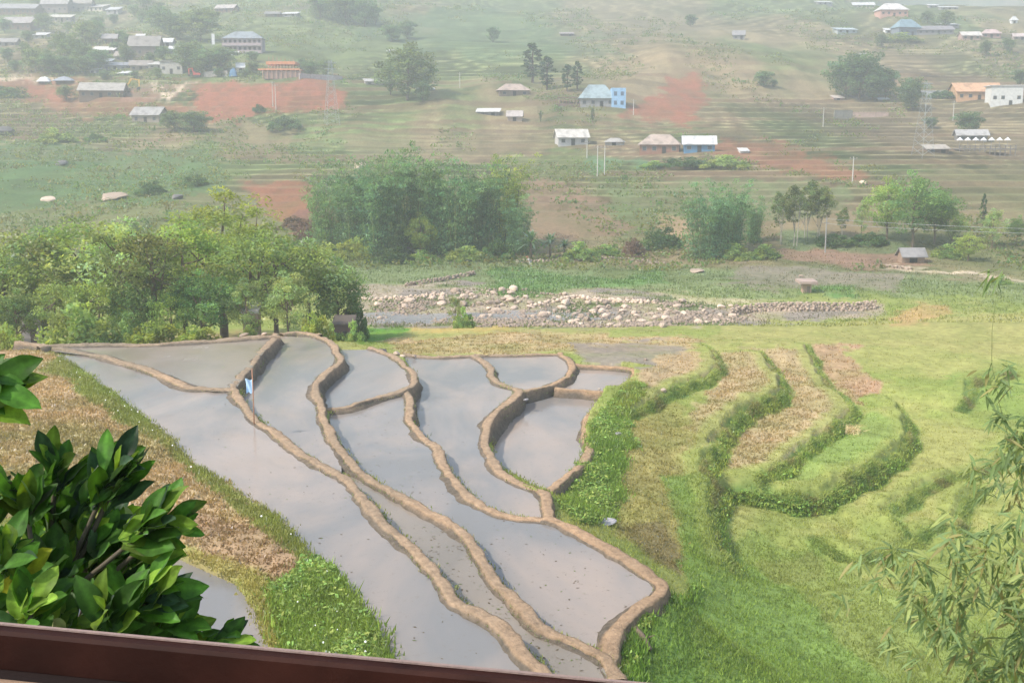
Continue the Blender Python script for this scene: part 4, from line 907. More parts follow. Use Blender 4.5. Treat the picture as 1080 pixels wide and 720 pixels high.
for px, base, h, w_, k, lb in [
 (345, 262, 16, 24, 'bush', 'olive shrub below the dark red gully'), (372, 272, 24, 22, 'ybush', 'olive yellow shrub left of the fallen log'),
 (412, 276, 16, 26, 'dbush', 'dark shrub under the bamboo left of the fallen log'), (445, 274, 10, 18, 'bush', 'low shrub right of the fallen log'),
 (495, 274, 14, 26, 'bush', 'low green shrub at the foot of the bamboo grove'), (525, 272, 22, 22, 'dbush', 'dark shrub at the foot of the yellowish bamboo'),
 (612, 274, 18, 24, 'bush', 'olive shrub right of the pandanus'), (668, 270, 18, 16, 'pbush', 'dark purple shrub below the bare slope'),
 (698, 262, 24, 24, 'dbush', 'rounded dark green shrub left of the ochre bank'), (640, 268, 10, 20, 'bush', 'low shrub left of the purple one'),
 (775, 274, 16, 18, 'bush', 'olive shrub right of the large lone bamboo'), (805, 272, 14, 22, 'bush', 'shrub below the slim white-trunked trees, left'),
 (880, 258, 12, 26, 'dbush', 'dark shrub behind the slim white-trunked trees'), (915, 256, 12, 26, 'dbush', 'dark shrub left of the big light green tree'),
 (1000, 272, 14, 18, 'bush', 'shrub right of the grey-roofed hut'), (1055, 300, 10, 14, 'bush', 'small shrub beside the sandy track at the right'),
 (720, 176, 10, 34, 'dbush', 'long hedge in front of the white-roofed blue house'), (765, 177, 12, 28, 'bush', 'hedge right of the white-roofed blue house'),
 (690, 176, 6, 16, 'bush', 'low shrub under the tan-roofed house'), (300, 136, 14, 22, 'dbush', 'dark shrub on the edge of the red slope'),
 (273, 120, 8, 8, 'dbush', 'small dark shrub in the middle of the red slope'), (60, 150, 14, 28, 'bush', 'green shrub above the dark boulder on the left hill'),
 (160, 204, 14, 16, 'dbush', 'dark shrub right of the pale limestone slab on the left hill'), (100, 150, 8, 14, 'dbush', 'small dark shrub right of the dark boulder'), (205, 195, 12, 18, 'dbush', 'dark shrub by the grey crag on the left hill'),
 (1000, 104, 10, 26, 'dbush', 'hedge below the low grey wall'), (950, 44, 8, 22, 'bush', 'hedge below the blue-roofed pavilion'), (8, 104, 12, 26, 'dbush', 'dark shrub at the left edge under the road')]:
    x, y, z = hit(px, base); d = mpp(y, z); place(k, x, y, z - .1, h * d, w_ * d, lb, 'shrub', GS_)
for px, base, top, lb in [(560, 274, 240, 'spiky pandanus left of the bending person'), (580, 272, 244, 'spiky pandanus behind the bending person'), (595, 272, 250, 'smallest spiky pandanus, right of the bending person')]:
    x, y, z = hit(px, base); d = mpp(y, z); place('spiky', x, y, z, (base - top) * d, 1.2, lb, 'tree', 'pandanus beside the bamboo')
for k, (r, n) in PROTO.items():
    if n == 0: r.location = (0, -400, 0)

# ------------------------------------------------------------------ buildings
_mc = {}
def bm_(c, kind='wall'):
    c = tuple(v * {'roof': .72, 'wall': .82}.get(kind, 1) for v in c); key = (c, kind)
    if key not in _mc:
        _mc[key] = surf_mat({'wall': 'wall_render', 'roof': 'roof_sheet', 'glass': 'window_glass'}[kind], color=c, var=.22 if kind != 'glass' else .1, scale=1.3, rough=.8 if kind != 'glass' else .15,
                            bump=.2 if kind == 'wall' else 0, stripes=('X', 5.0, .4, .18) if kind == 'roof' else None, dirt=(tuple(v * .6 for v in c), .5) if kind == 'roof' else None)
    return _mc[key]
WHITE, CREAM, GREY, TAN, DGREY, BROWN, PINK, BLUEG, LBLUE = (.78,.78,.77), (.62,.56,.46), (.40,.38,.37), (.50,.38,.28), (.22,.21,.21), (.20,.135,.095), (.58,.46,.43), (.26,.36,.42), (.34,.56,.80)
DARK = (.045, .042, .04)
def window(mb_f, mb_g, x, y, z, w, h):
    mb_f.box((x, y, z), (w, .08, h)); mb_g.box((x, y - .03, z + .08), (w - .16, .08, h - .16))
def house(px, base, wpx, hpx, kind, wall, roof, label, yaw=0, cat='house', wins=None, name='village_house', roof_frac=.5, depth=.65):
    f_ = 1.14 if px < 210 else 1.0; x, y, z = hit(px, base); d = mpp(y, z); w = wpx * d * f_; h = hpx * d * f_; dp = max(w * depth, 2.5); z -= .15
    r = empty(name, (x, y + dp / 2, z), yaw); tag(r, label, cat, 'buildings scattered over the far hillside')
    rh = h * roof_frac if kind != 'flat' else .25; wh = h - rh; ov = min(.6, w * .07); W = w - 2 * ov
    b = MB(); b.box((0, 0, -2.0), (W, dp - .8, wh + 2.0))
    if kind == 'gable':
        b.prism([(-(dp - .8) / 2, wh), ((dp - .8) / 2, wh), (0, wh + rh * .93)], 'x', -W / 2, W / 2)
    b.build('wall', bm_(wall), r)
    t = MB(); th = .12; hd = dp / 2 + .25
    if kind == 'gable':
        s = rh / (hd - .0)
        for sg in (-1, 1):
            t.prism([(sg * hd, wh - .12), (0, wh + rh), (0, wh + rh + th), (sg * hd, wh - .12 + th)], 'x', -w / 2, w / 2)
    elif kind == 'hip':
        rl = w * .22; e = wh - .1
        V = [(-w / 2, -hd, e), (w / 2, -hd, e), (w / 2, hd, e), (-w / 2, hd, e), (-rl, 0, wh + rh), (rl, 0, wh + rh)]
        t.add(V, [(0, 1, 5, 4), (1, 2, 5), (2, 3, 4, 5), (3, 0, 4), (3, 2, 1, 0)])
    elif kind == 'shed':
        t.prism([(-hd, wh - .05), (hd, wh + rh), (hd, wh + rh + th), (-hd, wh - .05 + th)], 'x', -w / 2, w / 2)
        b2 = MB(); b2.prism([(-(dp - .8) / 2, wh), ((dp - .8) / 2, wh), ((dp - .8) / 2, wh + rh * .85)], 'x', -W / 2, W / 2); b2.build('gable_wall', bm_(wall), r)
    else:
        t.box((0, 0, wh), (w, dp, .25))
    t.build('roof', bm_(roof, 'roof'), r)
    n = wins if wins is not None else max(1, int(W / 2.6)); yf = -(dp - .8) / 2; dk = wh * .75
    if n and wh > .9:
        k = n // 2
        for i in range(n):
            xx = -W / 2 + W * (i + .5) / n
            if i == k:
                q = MB(); q.box((xx, yf - .02, 0), (min(1.1, W / n * .7), .1, min(2.0, wh * .85))); q.build('door', bm_(DARK), r)
            else:
                q = MB(); q.box((xx, yf - .02, wh * .35), (min(1.2, W / n * .6), .1, min(1.2, wh * .45))); fw = q.build('window', bm_((.30, .27, .24)), r)
                g = MB(); g.box((xx, yf - .05, wh * .35 + .08), (min(1.2, W / n * .6) - .18, .08, min(1.2, wh * .45) - .16)); gp = g.build('pane', bm_((.06, .07, .08), 'glass'), fw)
    return r, (W, dp, wh, rh)
for a in [
 (14, 16, 40, 11, 'gable', BROWN, GREY, 'grey-roofed house at the top left corner of the village'),
 (57, 14, 26, 16, 'gable', (.3,.25,.22), (.48,.45,.43), 'tall grey-roofed house left of its brownish neighbour at the top of the village'),
 (82, 12, 24, 14, 'gable', (.3,.27,.23), (.45,.41,.37), 'brownish-roofed house between the two top village houses'),
 (98, 14, 24, 8, 'shed', CREAM, (.62,.58,.53), 'low pale-roofed shed at the right end of the top village row'),
 (62, 23, 22, 8, 'shed', (.4,.35,.3), (.66,.62,.53), 'cream-roofed shed below the tall grey-roofed house'),
 (18, 33, 32, 13, 'gable', BROWN, (.45,.41,.39), 'grey-roofed long house at the left edge above the village trees'),
 (119, 15, 14, 7, 'shed', GREY, (.6,.6,.6), 'small whitish shed right of the top village row'),
 (115, 48, 15, 9, 'gable', BROWN, (.43,.40,.39), 'small grey-roofed house among the village trees'),
 (108, 60, 22, 9, 'shed', (.3,.22,.18), (.78,.74,.70), 'white-roofed house in the middle of the village'),
 (151, 62, 30, 20, 'gable', (.25,.2,.16), (.36,.33,.30), 'big brown-grey gabled house in the village'),
 (147, 43, 9, 6, 'shed', WHITE, WHITE, 'small white-roofed house behind the big brown-grey house'),
 (172, 51, 18, 8, 'gable', (.4,.37,.34), WHITE, 'white-roofed house right of the big brown-grey one, left of a pair'),
 (184, 56, 13, 7, 'shed', (.4,.37,.34), WHITE, 'smaller white-roofed house, right one of a pair'),
 (121, 76, 26, 8, 'shed', DGREY, (.33,.34,.38), 'low blue-grey roof below the white-roofed village house'),
 (147, 76, 22, 10, 'gable', (.3,.25,.2), (.40,.35,.31), 'brown-roofed house below the big brown-grey house'),
 (181, 79, 24, 12, 'flat', (.46,.44,.40), (.46,.44,.42), 'bare grey concrete house left of the red digger'),
 (94, 80, 17, 5, 'shed', GREY, (.55,.58,.55), 'pale low roof beside the road under the village trees'),
 (132, 80, 14, 5, 'shed', GREY, WHITE, 'low white roof above the yellow digger'),
 (104, 104, 42, 15, 'gable', BROWN, (.50,.46,.41), 'grey-roofed farmhouse with an open dark front left of the yellow digger'),
 (155, 130, 31, 15, 'gable', (.32,.27,.22), (.44,.42,.40), 'little plank hut alone on the green slope below the red bank'),
 (129, 66, 16, 9, 'gable', (.3,.25,.2), (.42,.36,.31), 'dull brown-roofed hut between the white-roofed house and the big brown-grey house'),
 (164, 73, 16, 7, 'shed', (.4,.37,.33), (.60,.58,.54), 'pale low hut under the smaller white-roofed house of the pair'),
 (42, 41, 14, 6, 'shed', (.4,.37,.35), (.68,.67,.65), 'small whitish hut right of the grey-roofed long house'),
 (110, 71, 15, 6, 'shed', (.3,.3,.32), (.38,.42,.47), 'bluish lean-to below the white-roofed house in the village'),
 (6, 49, 20, 8, 'gable', (.3,.27,.24), (.40,.38,.36), 'grey shed at the left edge of the village below the dark tree'),
 (238, 14, 23, 9, 'gable', BROWN, (.58,.52,.48), 'pale pinkish roof alone above the guesthouse'),
 (287, 18, 17, 6, 'gable', BROWN, (.32,.31,.30), 'dark little house left of the white roof above the guesthouse'),
 (306, 18, 18, 6, 'shed', GREY, WHITE, 'white roof at the right of the pair above the guesthouse'),
 (247, 59, 8, 5, 'shed', WHITE, WHITE, 'tiny white roof below the guesthouse'),
 (253, 77, 10, 11, 'shed', CREAM, WHITE, 'small cream hut with white roof left of the orange building site'),
 (282, 82, 7, 8, 'flat', WHITE, WHITE, 'white box hut in front of the orange building site'),
 (399, 92, 34, 8, 'shed', (.4,.36,.33), (.56,.53,.50), 'pale low houses beside the large pale tree'),
 (414, 56, 12, 4, 'shed', GREY, WHITE, 'white roof high up left of the large pale tree'),
 (428, 64, 8, 4, 'shed', GREY, WHITE, 'tiny white roof just above the crown of the large pale tree'),
 (448, 97, 20, 5, 'shed', (.4,.36,.33), (.6,.6,.58), 'pale shed at the right of the large pale tree'),
 (541, 102, 36, 14, 'hip', (.25,.19,.15), (.56,.44,.37), 'tan hipped thatched house with a dark wide front'),
 (515, 122, 26, 8, 'shed', DGREY, (.82,.80,.76), 'low long white roof left of the little brown hut'),
 (543, 129, 18, 12, 'gable', (.45,.36,.29), (.58,.52,.48), 'little brown hut right of the low long white roof'),
 (598, 39, 16, 5, 'shed', BROWN, (.42,.36,.36), 'little hut alone high above the blue-grey house'),
 (603, 155, 36, 17, 'gable', (.52,.50,.48), (.76,.71,.64), 'white-roofed house beside the two tall concrete poles'),
 (649, 154, 22, 8, 'hip', (.4,.38,.35), (.48,.45,.42), 'low grey-roofed shelter between the white-roofed and tan-roofed houses'),
 (698, 164, 46, 21, 'hip', (.30,.16,.11), (.56,.45,.38), 'wide tan hipped house with red-brown walls'),
 (739, 161, 37, 17, 'gable', (.10,.24,.40), WHITE, 'white-roofed house with blue walls beside the tan hipped house'),
 (785, 163, 11, 6, 'shed', WHITE, WHITE, 'white box hut right of the blue-walled house'),
 (780, 42, 14, 10, 'gable', (.3,.29,.28), (.36,.35,.35), 'lone grey house high on the hill left of the white box house'),
 (870, 5, 18, 5, 'shed', GREY, WHITE, 'white roof alone on the skyline of the right village'),
 (912, 9, 24, 7, 'gable', (.6,.5,.45), WHITE, 'white-roofed house second from the left on the top right'),
 (943, 18, 32, 15, 'hip', (.60,.34,.26), (.80,.76,.72), 'large white and reddish hipped house at the top right'),
 (985, 8, 12, 4, 'shed', GREY, WHITE, 'small tilted white roof right of the large reddish house'),
 (1002, 11, 20, 5, 'shed', GREY, (.72,.72,.70), 'long white roof right of the small tilted one'),
 (893, 37, 24, 7, 'shed', (.45,.5,.5), (.52,.60,.62), 'pale blue-grey low house below the skyline roofs'),
 (937, 35, 9, 5, 'shed', WHITE, WHITE, 'tiny white house left of the orange hut'),
 (950, 36, 9, 6, 'shed', (.6,.4,.3), (.70,.48,.36), 'tiny orange hut left of the blue-roofed pavilion'),
 (958, 39, 28, 18, 'hip', (.20,.23,.27), (.26,.38,.44), 'blue-roofed dark pavilion among the top right houses'),
 (988, 37, 40, 10, 'gable', (.25,.24,.25), (.34,.32,.33), 'long dark grey house right of the blue-roofed pavilion'),
 (1003, 29, 20, 5, 'shed', GREY, WHITE, 'white-roofed shed above the long dark grey house'),
 (1025, 42, 22, 9, 'gable', (.45,.3,.25), (.76,.70,.64), 'cream-roofed house left of the pink-roofed one'),
 (1047, 41, 21, 10, 'hip', (.40,.25,.22), (.66,.50,.47), 'pink-roofed house at the top right'),
 (1076, 42, 14, 7, 'gable', (.4,.32,.3), (.66,.55,.52), 'pinkish house at the right edge near the top'),
 (1070, 26, 8, 8, 'hip', WHITE, WHITE, 'tiny white pavilion near the top right corner'),
 (911, 64, 8, 7, 'flat', WHITE, WHITE, 'white box house above the dark clump of trees'),
 (884, 107, 13, 6, 'shed', (.45,.3,.24), (.68,.58,.52), 'tiny reddish hut left of the ruined walls'),
 (932, 108, 13, 5, 'shed', GREY, WHITE, 'small white roof behind the ruined walls'),
 (1016, 104, 16, 9, 'flat', LBLUE, (.45,.62,.78), 'light blue hut left of the orange-roofed building'),
 (1034, 106, 50, 19, 'gable', (.60,.36,.20), (.74,.44,.26), 'long orange-roofed building at the right'),
 (1063, 113, 36, 22, 'flat', (.70,.70,.67), WHITE, 'white two-storey modern house at the right edge'),
 (1028, 149, 34, 12, 'gable', DGREY, (.52,.50,.48), 'grey-roofed restaurant house behind the row of white parasols'),
 (990, 162, 26, 9, 'shed', BROWN, (.52,.46,.39), 'brown wooden lookout left of the row of white parasols'),
 (964, 278, 28, 16, 'gable', (.36,.25,.18), (.36,.34,.33), 'grey-roofed hut on the brown bank by the sandy track'),
]:
    house(*a, yaw=random.uniform(-.25, .25))
# the blue-grey house: hipped roof, tall light blue wing, timber terrace
r, (W, dp, wh, rh) = house(630, 113, 40, 24, 'hip', (.34,.33,.33), (.40,.50,.53), 'large house with blue-grey hipped roof and a light blue wing on its right', cat='house', roof_frac=.6)
q = MB(); q.box((W * .62, -1.2, -2), (4.6, 6, wh + rh * .72 + 2)); wg = q.build('wing', bm_(LBLUE), r)
for i in (0, 1):
    for j in (0, 1):
        q = MB(); q.box((W * .62 - 1.1 + 2.2 * i, -4.22, .8 + 2.9 * j), (1.0, .1, 1.3)); q.build('window', bm_((.10,.14,.2), 'glass'), wg)
q = MB(); q.box((-W * .85, -1, -2), (W * .75, 5, 3.2)); tw = q.build('terrace', bm_((.22,.15,.12)), r)
q = MB()
for i in range(8): q.box((-W * 1.2 + W * .70 * i / 7, -3.45, 1.2), (.12, .12, 1.0))
q.box((-W * .85, -3.45, 2.2), (W * .72, .14, .1)); q.build('railing', bm_((.36,.20,.16)), tw)
q = MB(); q.box((-W * .85, .5, 3.2), (W * .6, 3.6, .15)); q.box((-W * 1.1, .5, 1.2), (.2, .2, 2)); q.box((-W * .6, .5, 1.2), (.2, .2, 2)); q.build('canopy', bm_((.48,.30,.25), 'roof'), tw)
# the two-storey guesthouse with balconies above the village
r, (W, dp, wh, rh) = house(256, 56, 44, 23, 'hip', (.38,.33,.33), (.34,.38,.41), 'long two-storey guesthouse with balconies and a blue-grey roof', cat='guesthouse', roof_frac=.33, wins=0, depth=.4)
for k in (0, 1):
    q = MB(); q.box((0, -dp / 2 - .5, wh * (.48 * k) + .0), (W, 1.9, .22)); bl = q.build('balcony', bm_((.52,.46,.46)), r)
    q = MB(); q.box((0, -dp / 2 - 1.4, wh * .48 * k + .22), (W, .1, .9)); q.build('railing', bm_((.46,.36,.37)), bl)
    for i in range(8):
        q = MB(); q.box((-W / 2 + W * (i + .5) / 8, -dp / 2 + .37, wh * .48 * k + .3), (W / 8 * .55, .1, wh * .36)); q.build('window', bm_(DARK), r)
for i in range(9):
    q = MB(); q.box((-W / 2 + W * i / 8, -dp / 2 - 1.25, -1), (.22, .22, wh + 1.1)); q.build('column', bm_((.36,.28,.27)), r)
# building site
x, y, z = hit(297, 84); d = mpp(y, z); W = 44 * d; r = empty('building_site', (x, y + 5, z)); tag(r, 'half-built house with orange timber formwork on the red earth platform', 'building site')
q = MB(); q.box((0, 0, 0), (W * .86, 9, 8 * d)); q.build('wall', bm_((.38,.25,.20)), r)
q = MB(); q.box((-W * .06, 0, 9 * d), (W, 10, 1.6 * d)); q.box((-W * .02, 0, 15 * d), (W * .7, 9, 3 * d)); q.build('floor_slab', bm_((.70,.30,.15)), r)
q = MB()
for i in range(9):
    for j in (0, 1):
        q = MB(); q.box((-W * .45 + W * .9 * i / 8, -4.8 + 9.6 * j, 0), (.25, .25, 9.2 * d)); q.build('scaffold_pole', bm_((.50,.30,.22)), r); q = MB(); q.box((-W * .32 + W * .6 * i / 8, -4.2 + 8.4 * j, 10.6 * d), (.25, .25, 4.4 * d)); q.build('scaffold_pole', bm_((.50,.30,.22)), r)
q = MB()
for i in range(7): q.box((-W * .3 + W * .58 * i / 6, -4, 18 * d), (.16, .16, random.uniform(2, 6) * d))
q.build('rebar', bm_((.45,.22,.14)), r)
def lowwall(px0, px1, base, hpx, col_, label, name='concrete_wall', th=.4):
    xa, ya, za = hit(px0, base); xb, yb, zb = hit(px1, base); L = math.hypot(xb - xa, yb - ya); d = mpp(ya, za)
    r = empty(name, ((xa + xb) / 2, (ya + yb) / 2, min(za, zb)), math.atan2(yb - ya, xb - xa)); tag(r, label, 'wall')
    q = MB(); q.box((0, 0, -1.5), (L, th, hpx * d + 1.5)); q.build('wall', bm_(col_), r)
    q = MB(); q.box((0, 0, hpx * d), (L + .1, th + .16, .16)); q.build('coping', bm_(tuple(v * 1.1 for v in col_)), r)
    n = max(2, int(L / 4))
    for i in range(n + 1):
        q = MB(); q.box((-L / 2 + L * i / n, -.06, -1.5), (.35, th + .1, hpx * d + 1.6)); q.build('pillar', bm_(tuple(v * .9 for v in col_)), r)
lowwall(316, 360, 84, 5, (.50,.44,.42), 'low grey concrete wall right of the orange building site')
lowwall(216, 240, 82, 6, (.46,.42,.38), 'grey concrete wall beside the red digger')
lowwall(948, 1010, 101, 4, (.50,.50,.52), 'low grey wall left of the light blue hut')
lowwall(880, 898, 126, 8, (.28,.26,.22), 'dark end of the ruined walls on the right hill')
lowwall(898, 936, 124, 5, (.50,.36,.30), 'ruined low brick walls on the right hill')
# restaurant parasols
xa, ya, za = hit(1012, 162); d = mpp(ya, za)
r = empty('viewing_deck', hit(1041, 162)); tag(r, 'long dark viewing deck on posts under the row of white parasols', 'deck')
q = MB(); q.box((0, 2, .9), (62 * d, 4.4, .3)); q.build('platform', bm_((.22,.20,.19)), r)
q = MB(); q.box((0, -.15, 1.9), (62 * d, .1, .12)); q.box((0, -.15, 1.5), (62 * d, .06, .08))
q.build('railing', bm_((.25,.23,.22)), r)
for i in range(12):
    q = MB(); q.box((-30 * d + 60 * d * i / 11, -.15, -2), (.2, .2, 4)); q.build('post', bm_((.2,.18,.17)), r)
DX, DY, DZ = r.location
for i, lb in enumerate(['leftmost white parasol on the viewing deck', 'second white parasol from the left on the viewing deck', 'third white parasol from the left on the viewing deck', 'fourth white parasol from the left on the viewing deck',
                        'fifth white parasol from the left on the viewing deck', 'sixth white parasol from the left on the viewing deck', 'rightmost white parasol on the viewing deck']):
    o = empty('parasol', (DX + (-27 + 8.6 * i) * d, DY + 2, DZ + 1.2)); tag(o, lb, 'parasol', 'white parasols on the viewing deck')
    q = MB(); q.tube([(0, 0, 0), (0, 0, 2.7)], .05, 6); q.build('pole', bm_(GREY), o)
    q = MB(); n = 8; R = 3.9 * d; V = [(R * math.cos(6.283 * k / n), R * math.sin(6.283 * k / n), 2.1) for k in range(n)] + [(0, 0, 2.95)]
    q.add(V, [(k, (k + 1) % n, n) for k in range(n)]); q.build('canopy', bm_(WHITE), o)
# roadside thatched shelter on the river flats
x, y, z = hit(850, 309); d = mpp(y, z); r = empty('watch_hut', (x, y, z)); tag(r, 'small hut with an overhanging pale flat roof among the river fields', 'hut')
q = MB(); q.box((0, 0, -.5), (9 * d, 8 * d, 9 * d + .5)); q.build('wall', bm_((.52,.36,.27)), r)
q = MB(); q.prism([(-10 * d, 9.6 * d), (10 * d, 10.6 * d), (10 * d, 13.2 * d), (-10 * d, 12.2 * d)], 'x', -9.5 * d, 9.5 * d); q.build('roof', bm_((.56,.42,.35), 'roof'), r)
q = MB(); q.box((1.5 * d, -4.05 * d, 0), (3 * d, .1, 6.5 * d)); q.build('door', bm_((.26,.2,.16)), r)
# sheds among the tree row
def smallshed(px, Y, wpx, top, wall, roof, label):
    x, y, z = at_depth(px, Y); d = mpp(y, z); _, pb = proj(x, y, z); h = (pb - top) * d; w = wpx * d
    r = empty('shed', (x, y, z)); tag(r, label, 'shed')
    q = MB(); q.box((0, 0, -.3), (w, w * .8, h * .78 + .3)); q.build('wall', bm_(wall), r)
    q = MB(); q.prism([(-w * .5, h * .78), (w * .5, h * .95), (w * .5, h), (-w * .5, h * .83)], 'x', -w * .58, w * .58); q.build('roof', bm_(roof, 'roof'), r)
    q = MB(); q.box((w * .1, -w * .4 - .02, 0), (w * .25, .08, h * .6)); q.build('door', bm_((.1,.08,.07)), r)
smallshed(364, 82, 20, 333, (.17,.11,.09), (.15,.12,.10), 'dark brown brick shed under the tree at the right end of the row')
smallshed(267, 80, 16, 318, (.45,.30,.26), (.62,.56,.53), 'little pale pink hut half hidden between the trees')
smallshed(38, 82, 22, 322, (.36,.34,.34), (.60,.58,.57), 'little grey hut hidden under the alders at the left')
# diggers
def digger(px, base, s, col_, label, yaw, arm):
    x, y, z = hit(px, base); d = mpp(y, z) * s; r = empty('excavator', (x, y, z), yaw); tag(r, label, 'excavator', 'diggers on the building platform'); r.scale = (d, d, d)
    m = bm_(col_); dk = bm_((.06,.055,.05))
    for sg in (-1, 1):
        q = MB(); q.prism([(-4.2, .3), (4.2, .3), (4.8, 1.2), (4.2, 2.1), (-4.2, 2.1), (-4.8, 1.2)], 'y', sg * 2 - .55, sg * 2 + .55); q.build('track', dk, r)
    q = MB(); q.prism([(-5, 2.3), (2, 2.3), (2, 4), (1.2, 4.6), (-4.6, 4.4), (-5.2, 3.6)], 'y', -2, 2); q.build('body', m, r)
    q = MB(); q.box((2.2, -1, 2.3), (2.6, 1.8, 3.6), taper=.9); cb = q.build('cab', m, r)
    q = MB(); q.box((2.2, -1.94, 3.8), (1.8, .1, 1.7)); q.build('window', bm_((.05,.06,.07), 'glass'), cb)
    q = MB(); q.prism([(1.5, 3), (2.6, 3), (arm * .5 + 2, 9.2), (arm * .5 + 1, 10)], 'y', .3, 1.1); q.prism([(arm * .5 + 1, 10), (arm * .5 + 2, 9.2), (arm + 3, 8), (arm + 3, 9)], 'y', .35, 1.05); q.build('boom', m, r)
    q = MB(); q.prism([(arm + 2.2, 8.8), (arm + 3.4, 9), (arm + 3, 2.6), (arm + 2.2, 2.6)], 'y', .4, 1.0); q.build('arm', m, r)
    q = MB(); q.prism([(arm + 3.2, 3), (arm + 1.8, 2.8), (arm + .6, 1.4), (arm + 1.2, .2), (arm + 3, .6)], 'y', -.3, 1.7); q.build('bucket', dk, r)
digger(131, 96, 1.25, (.72,.44,.10), 'yellow digger with its arm raised beside the grey-roofed farmhouse', 0, 10)
digger(207, 83, .95, (.62,.10,.08), 'red digger at the left edge of the red earth bank', math.pi, 5)
# banner, tarps, barrel
x, y, z = hit(224, 60); d = mpp(y, z); r = empty('banner', (x, y, z)); tag(r, 'tall white banner on a pole left of the guesthouse', 'banner')
q = MB(); q.tube([(0, 0, -.5), (0, 0, 23 * d)], .08, 6); q.build('pole', bm_(GREY), r); q = MB(); q.box((1.6 * d, 0, 12 * d), (3.2 * d, .06, 11 * d)); q.build('cloth', bm_(WHITE), r)
def tarp(px, base, wpx, hpx, col_, label):
    x, y, z = hit(px, base); d = mpp(y, z); n = 9; V = []; F = []
    for i in range(n):
        for j in range(n):
            u_, v_ = i / (n - 1) * 2 - 1, j / (n - 1) * 2 - 1; hh = hpx * d * max(0, 1 - (u_ ** 2) ** 1.5) * max(0, 1 - v_ ** 2) ** .5
            V.append((u_ * wpx * d / 2, v_ * wpx * d / 3, hh * (1 + .3 * float(vn(np.array(u_ * 3), np.array(v_ * 3), int(px)))) - .02))
    F = [(i * n + j, (i + 1) * n + j, (i + 1) * n + j + 1, i * n + j + 1) for i in range(n - 1) for j in range(n - 1)]
    q = MB(); q.add(V, F); o = q.build('tarpaulin', bm_(col_), smooth=True); o.location = (x, y, z); tag(o, label, 'tarpaulin')
tarp(47, 88, 14, 5, WHITE, 'white tarpaulin heap beside the road at the left')
tarp(68, 86, 22, 4, (.32,.34,.38), 'grey-blue tarpaulin roof spread below the village trees')
tarp(246, 81, 9, 8, (.10,.22,.36), 'blue tarpaulin bundle beside the cream hut')
# poles and pylons
def pole(px, base, hpx, label, arms=1, rad=.11, col_=(.58,.55,.50)):
    x, y, z = hit(px, base); d = mpp(y, z); h = hpx * d; r = empty('utility_pole', (x, y, z)); tag(r, label, 'pole', 'concrete poles on the hillside')
    q = MB(); q.tube([(0, 0, -1), (0, 0, h)], [rad * 1.3, rad * .8], 7); q.build('post', bm_(col_), r)
    for k in range(arms):
        q = MB(); q.box((0, 0, h - .5 - k * .8), (1.6, .12, .12)); ar = q.build('crossarm', bm_((.3,.28,.26)), r)
        for s in (-.7, .7):
            q = MB(); q.tube([(s, 0, h - .38 - k * .8), (s, 0, h - .12 - k * .8)], .07, 6); q.build('insulator', bm_((.5,.4,.35)), ar)
for a in [(630, 186, 32, 'left one of the two tall concrete poles below the white-roofed house'), (637.5, 186, 32, 'right one of the two tall concrete poles below the white-roofed house'), (619, 168, 18, 'single concrete pole at the corner of the white-roofed house'),
          (288, 116, 26, 'pale pole left of its twin on the red earth bank'), (291, 116, 26, 'pale pole right of its twin on the red earth bank'), (899, 192, 26, 'pale pole above the terraces at the right, below the red strip'),
          (485, 93, 16, 'thin pole on the hill between the large pale tree and the thatched house'), (868, 134, 20, 'pale pole left of the ruined walls'), (1005, 128, 20, 'thin pole right of the tall dark tree'), (668, 122, 16, 'pale pole at the left edge of the red bare slope')]: pole(*a)
def pylon(px, base, hpx, label):
    x, y, z = hit(px, base); d = mpp(y, z); h = hpx * d; b = h * .11; r = empty('pylon', (x, y, z), .4); tag(r, label, 'pylon', 'lattice pylons'); m = bm_((.42,.45,.45)); lat = MB(); k = 9  # light grey has the haze mixed into the steel's own colour
    for sx in (-1, 1):
        for sy in (-1, 1):
            q = MB(); q.tube([(sx * b, sy * b, -1), (sx * b * .18, sy * b * .18, h)], .04, 4); q.build('leg', m, r)
    for i in range(k):
        z0, z1 = h * i / k, h * (i + 1) / k; b0, b1 = b * (1 - .82 * i / k), b * (1 - .82 * (i + 1) / k)
        for s in (-1, 1):
            lat.tube([(-b0, s * b0, z0), (b1, s * b1, z1)], .03, 3); lat.tube([(b0, s * b0, z0), (-b1, s * b1, z1)], .03, 3); lat.tube([(s * b0, -b0, z0), (s * b1, b1, z1)], .03, 3); lat.tube([(s * b0, b0, z0), (s * b1, -b1, z1)], .03, 3)
    lat.build('lattice', m, r)
    for i in (0, 1, 2):
        q = MB(); q.tube([(-h * .1, 0, h * (.97 - .1 * i)), (h * .1, 0, h * (.97 - .1 * i))], .08, 4); q.build('crossarm', m, r)
pylon(973, 166, 76, 'faint lattice pylon left of the viewing deck'); pylon(350, 132, 66, 'faint lattice pylon right of the red earth bank')
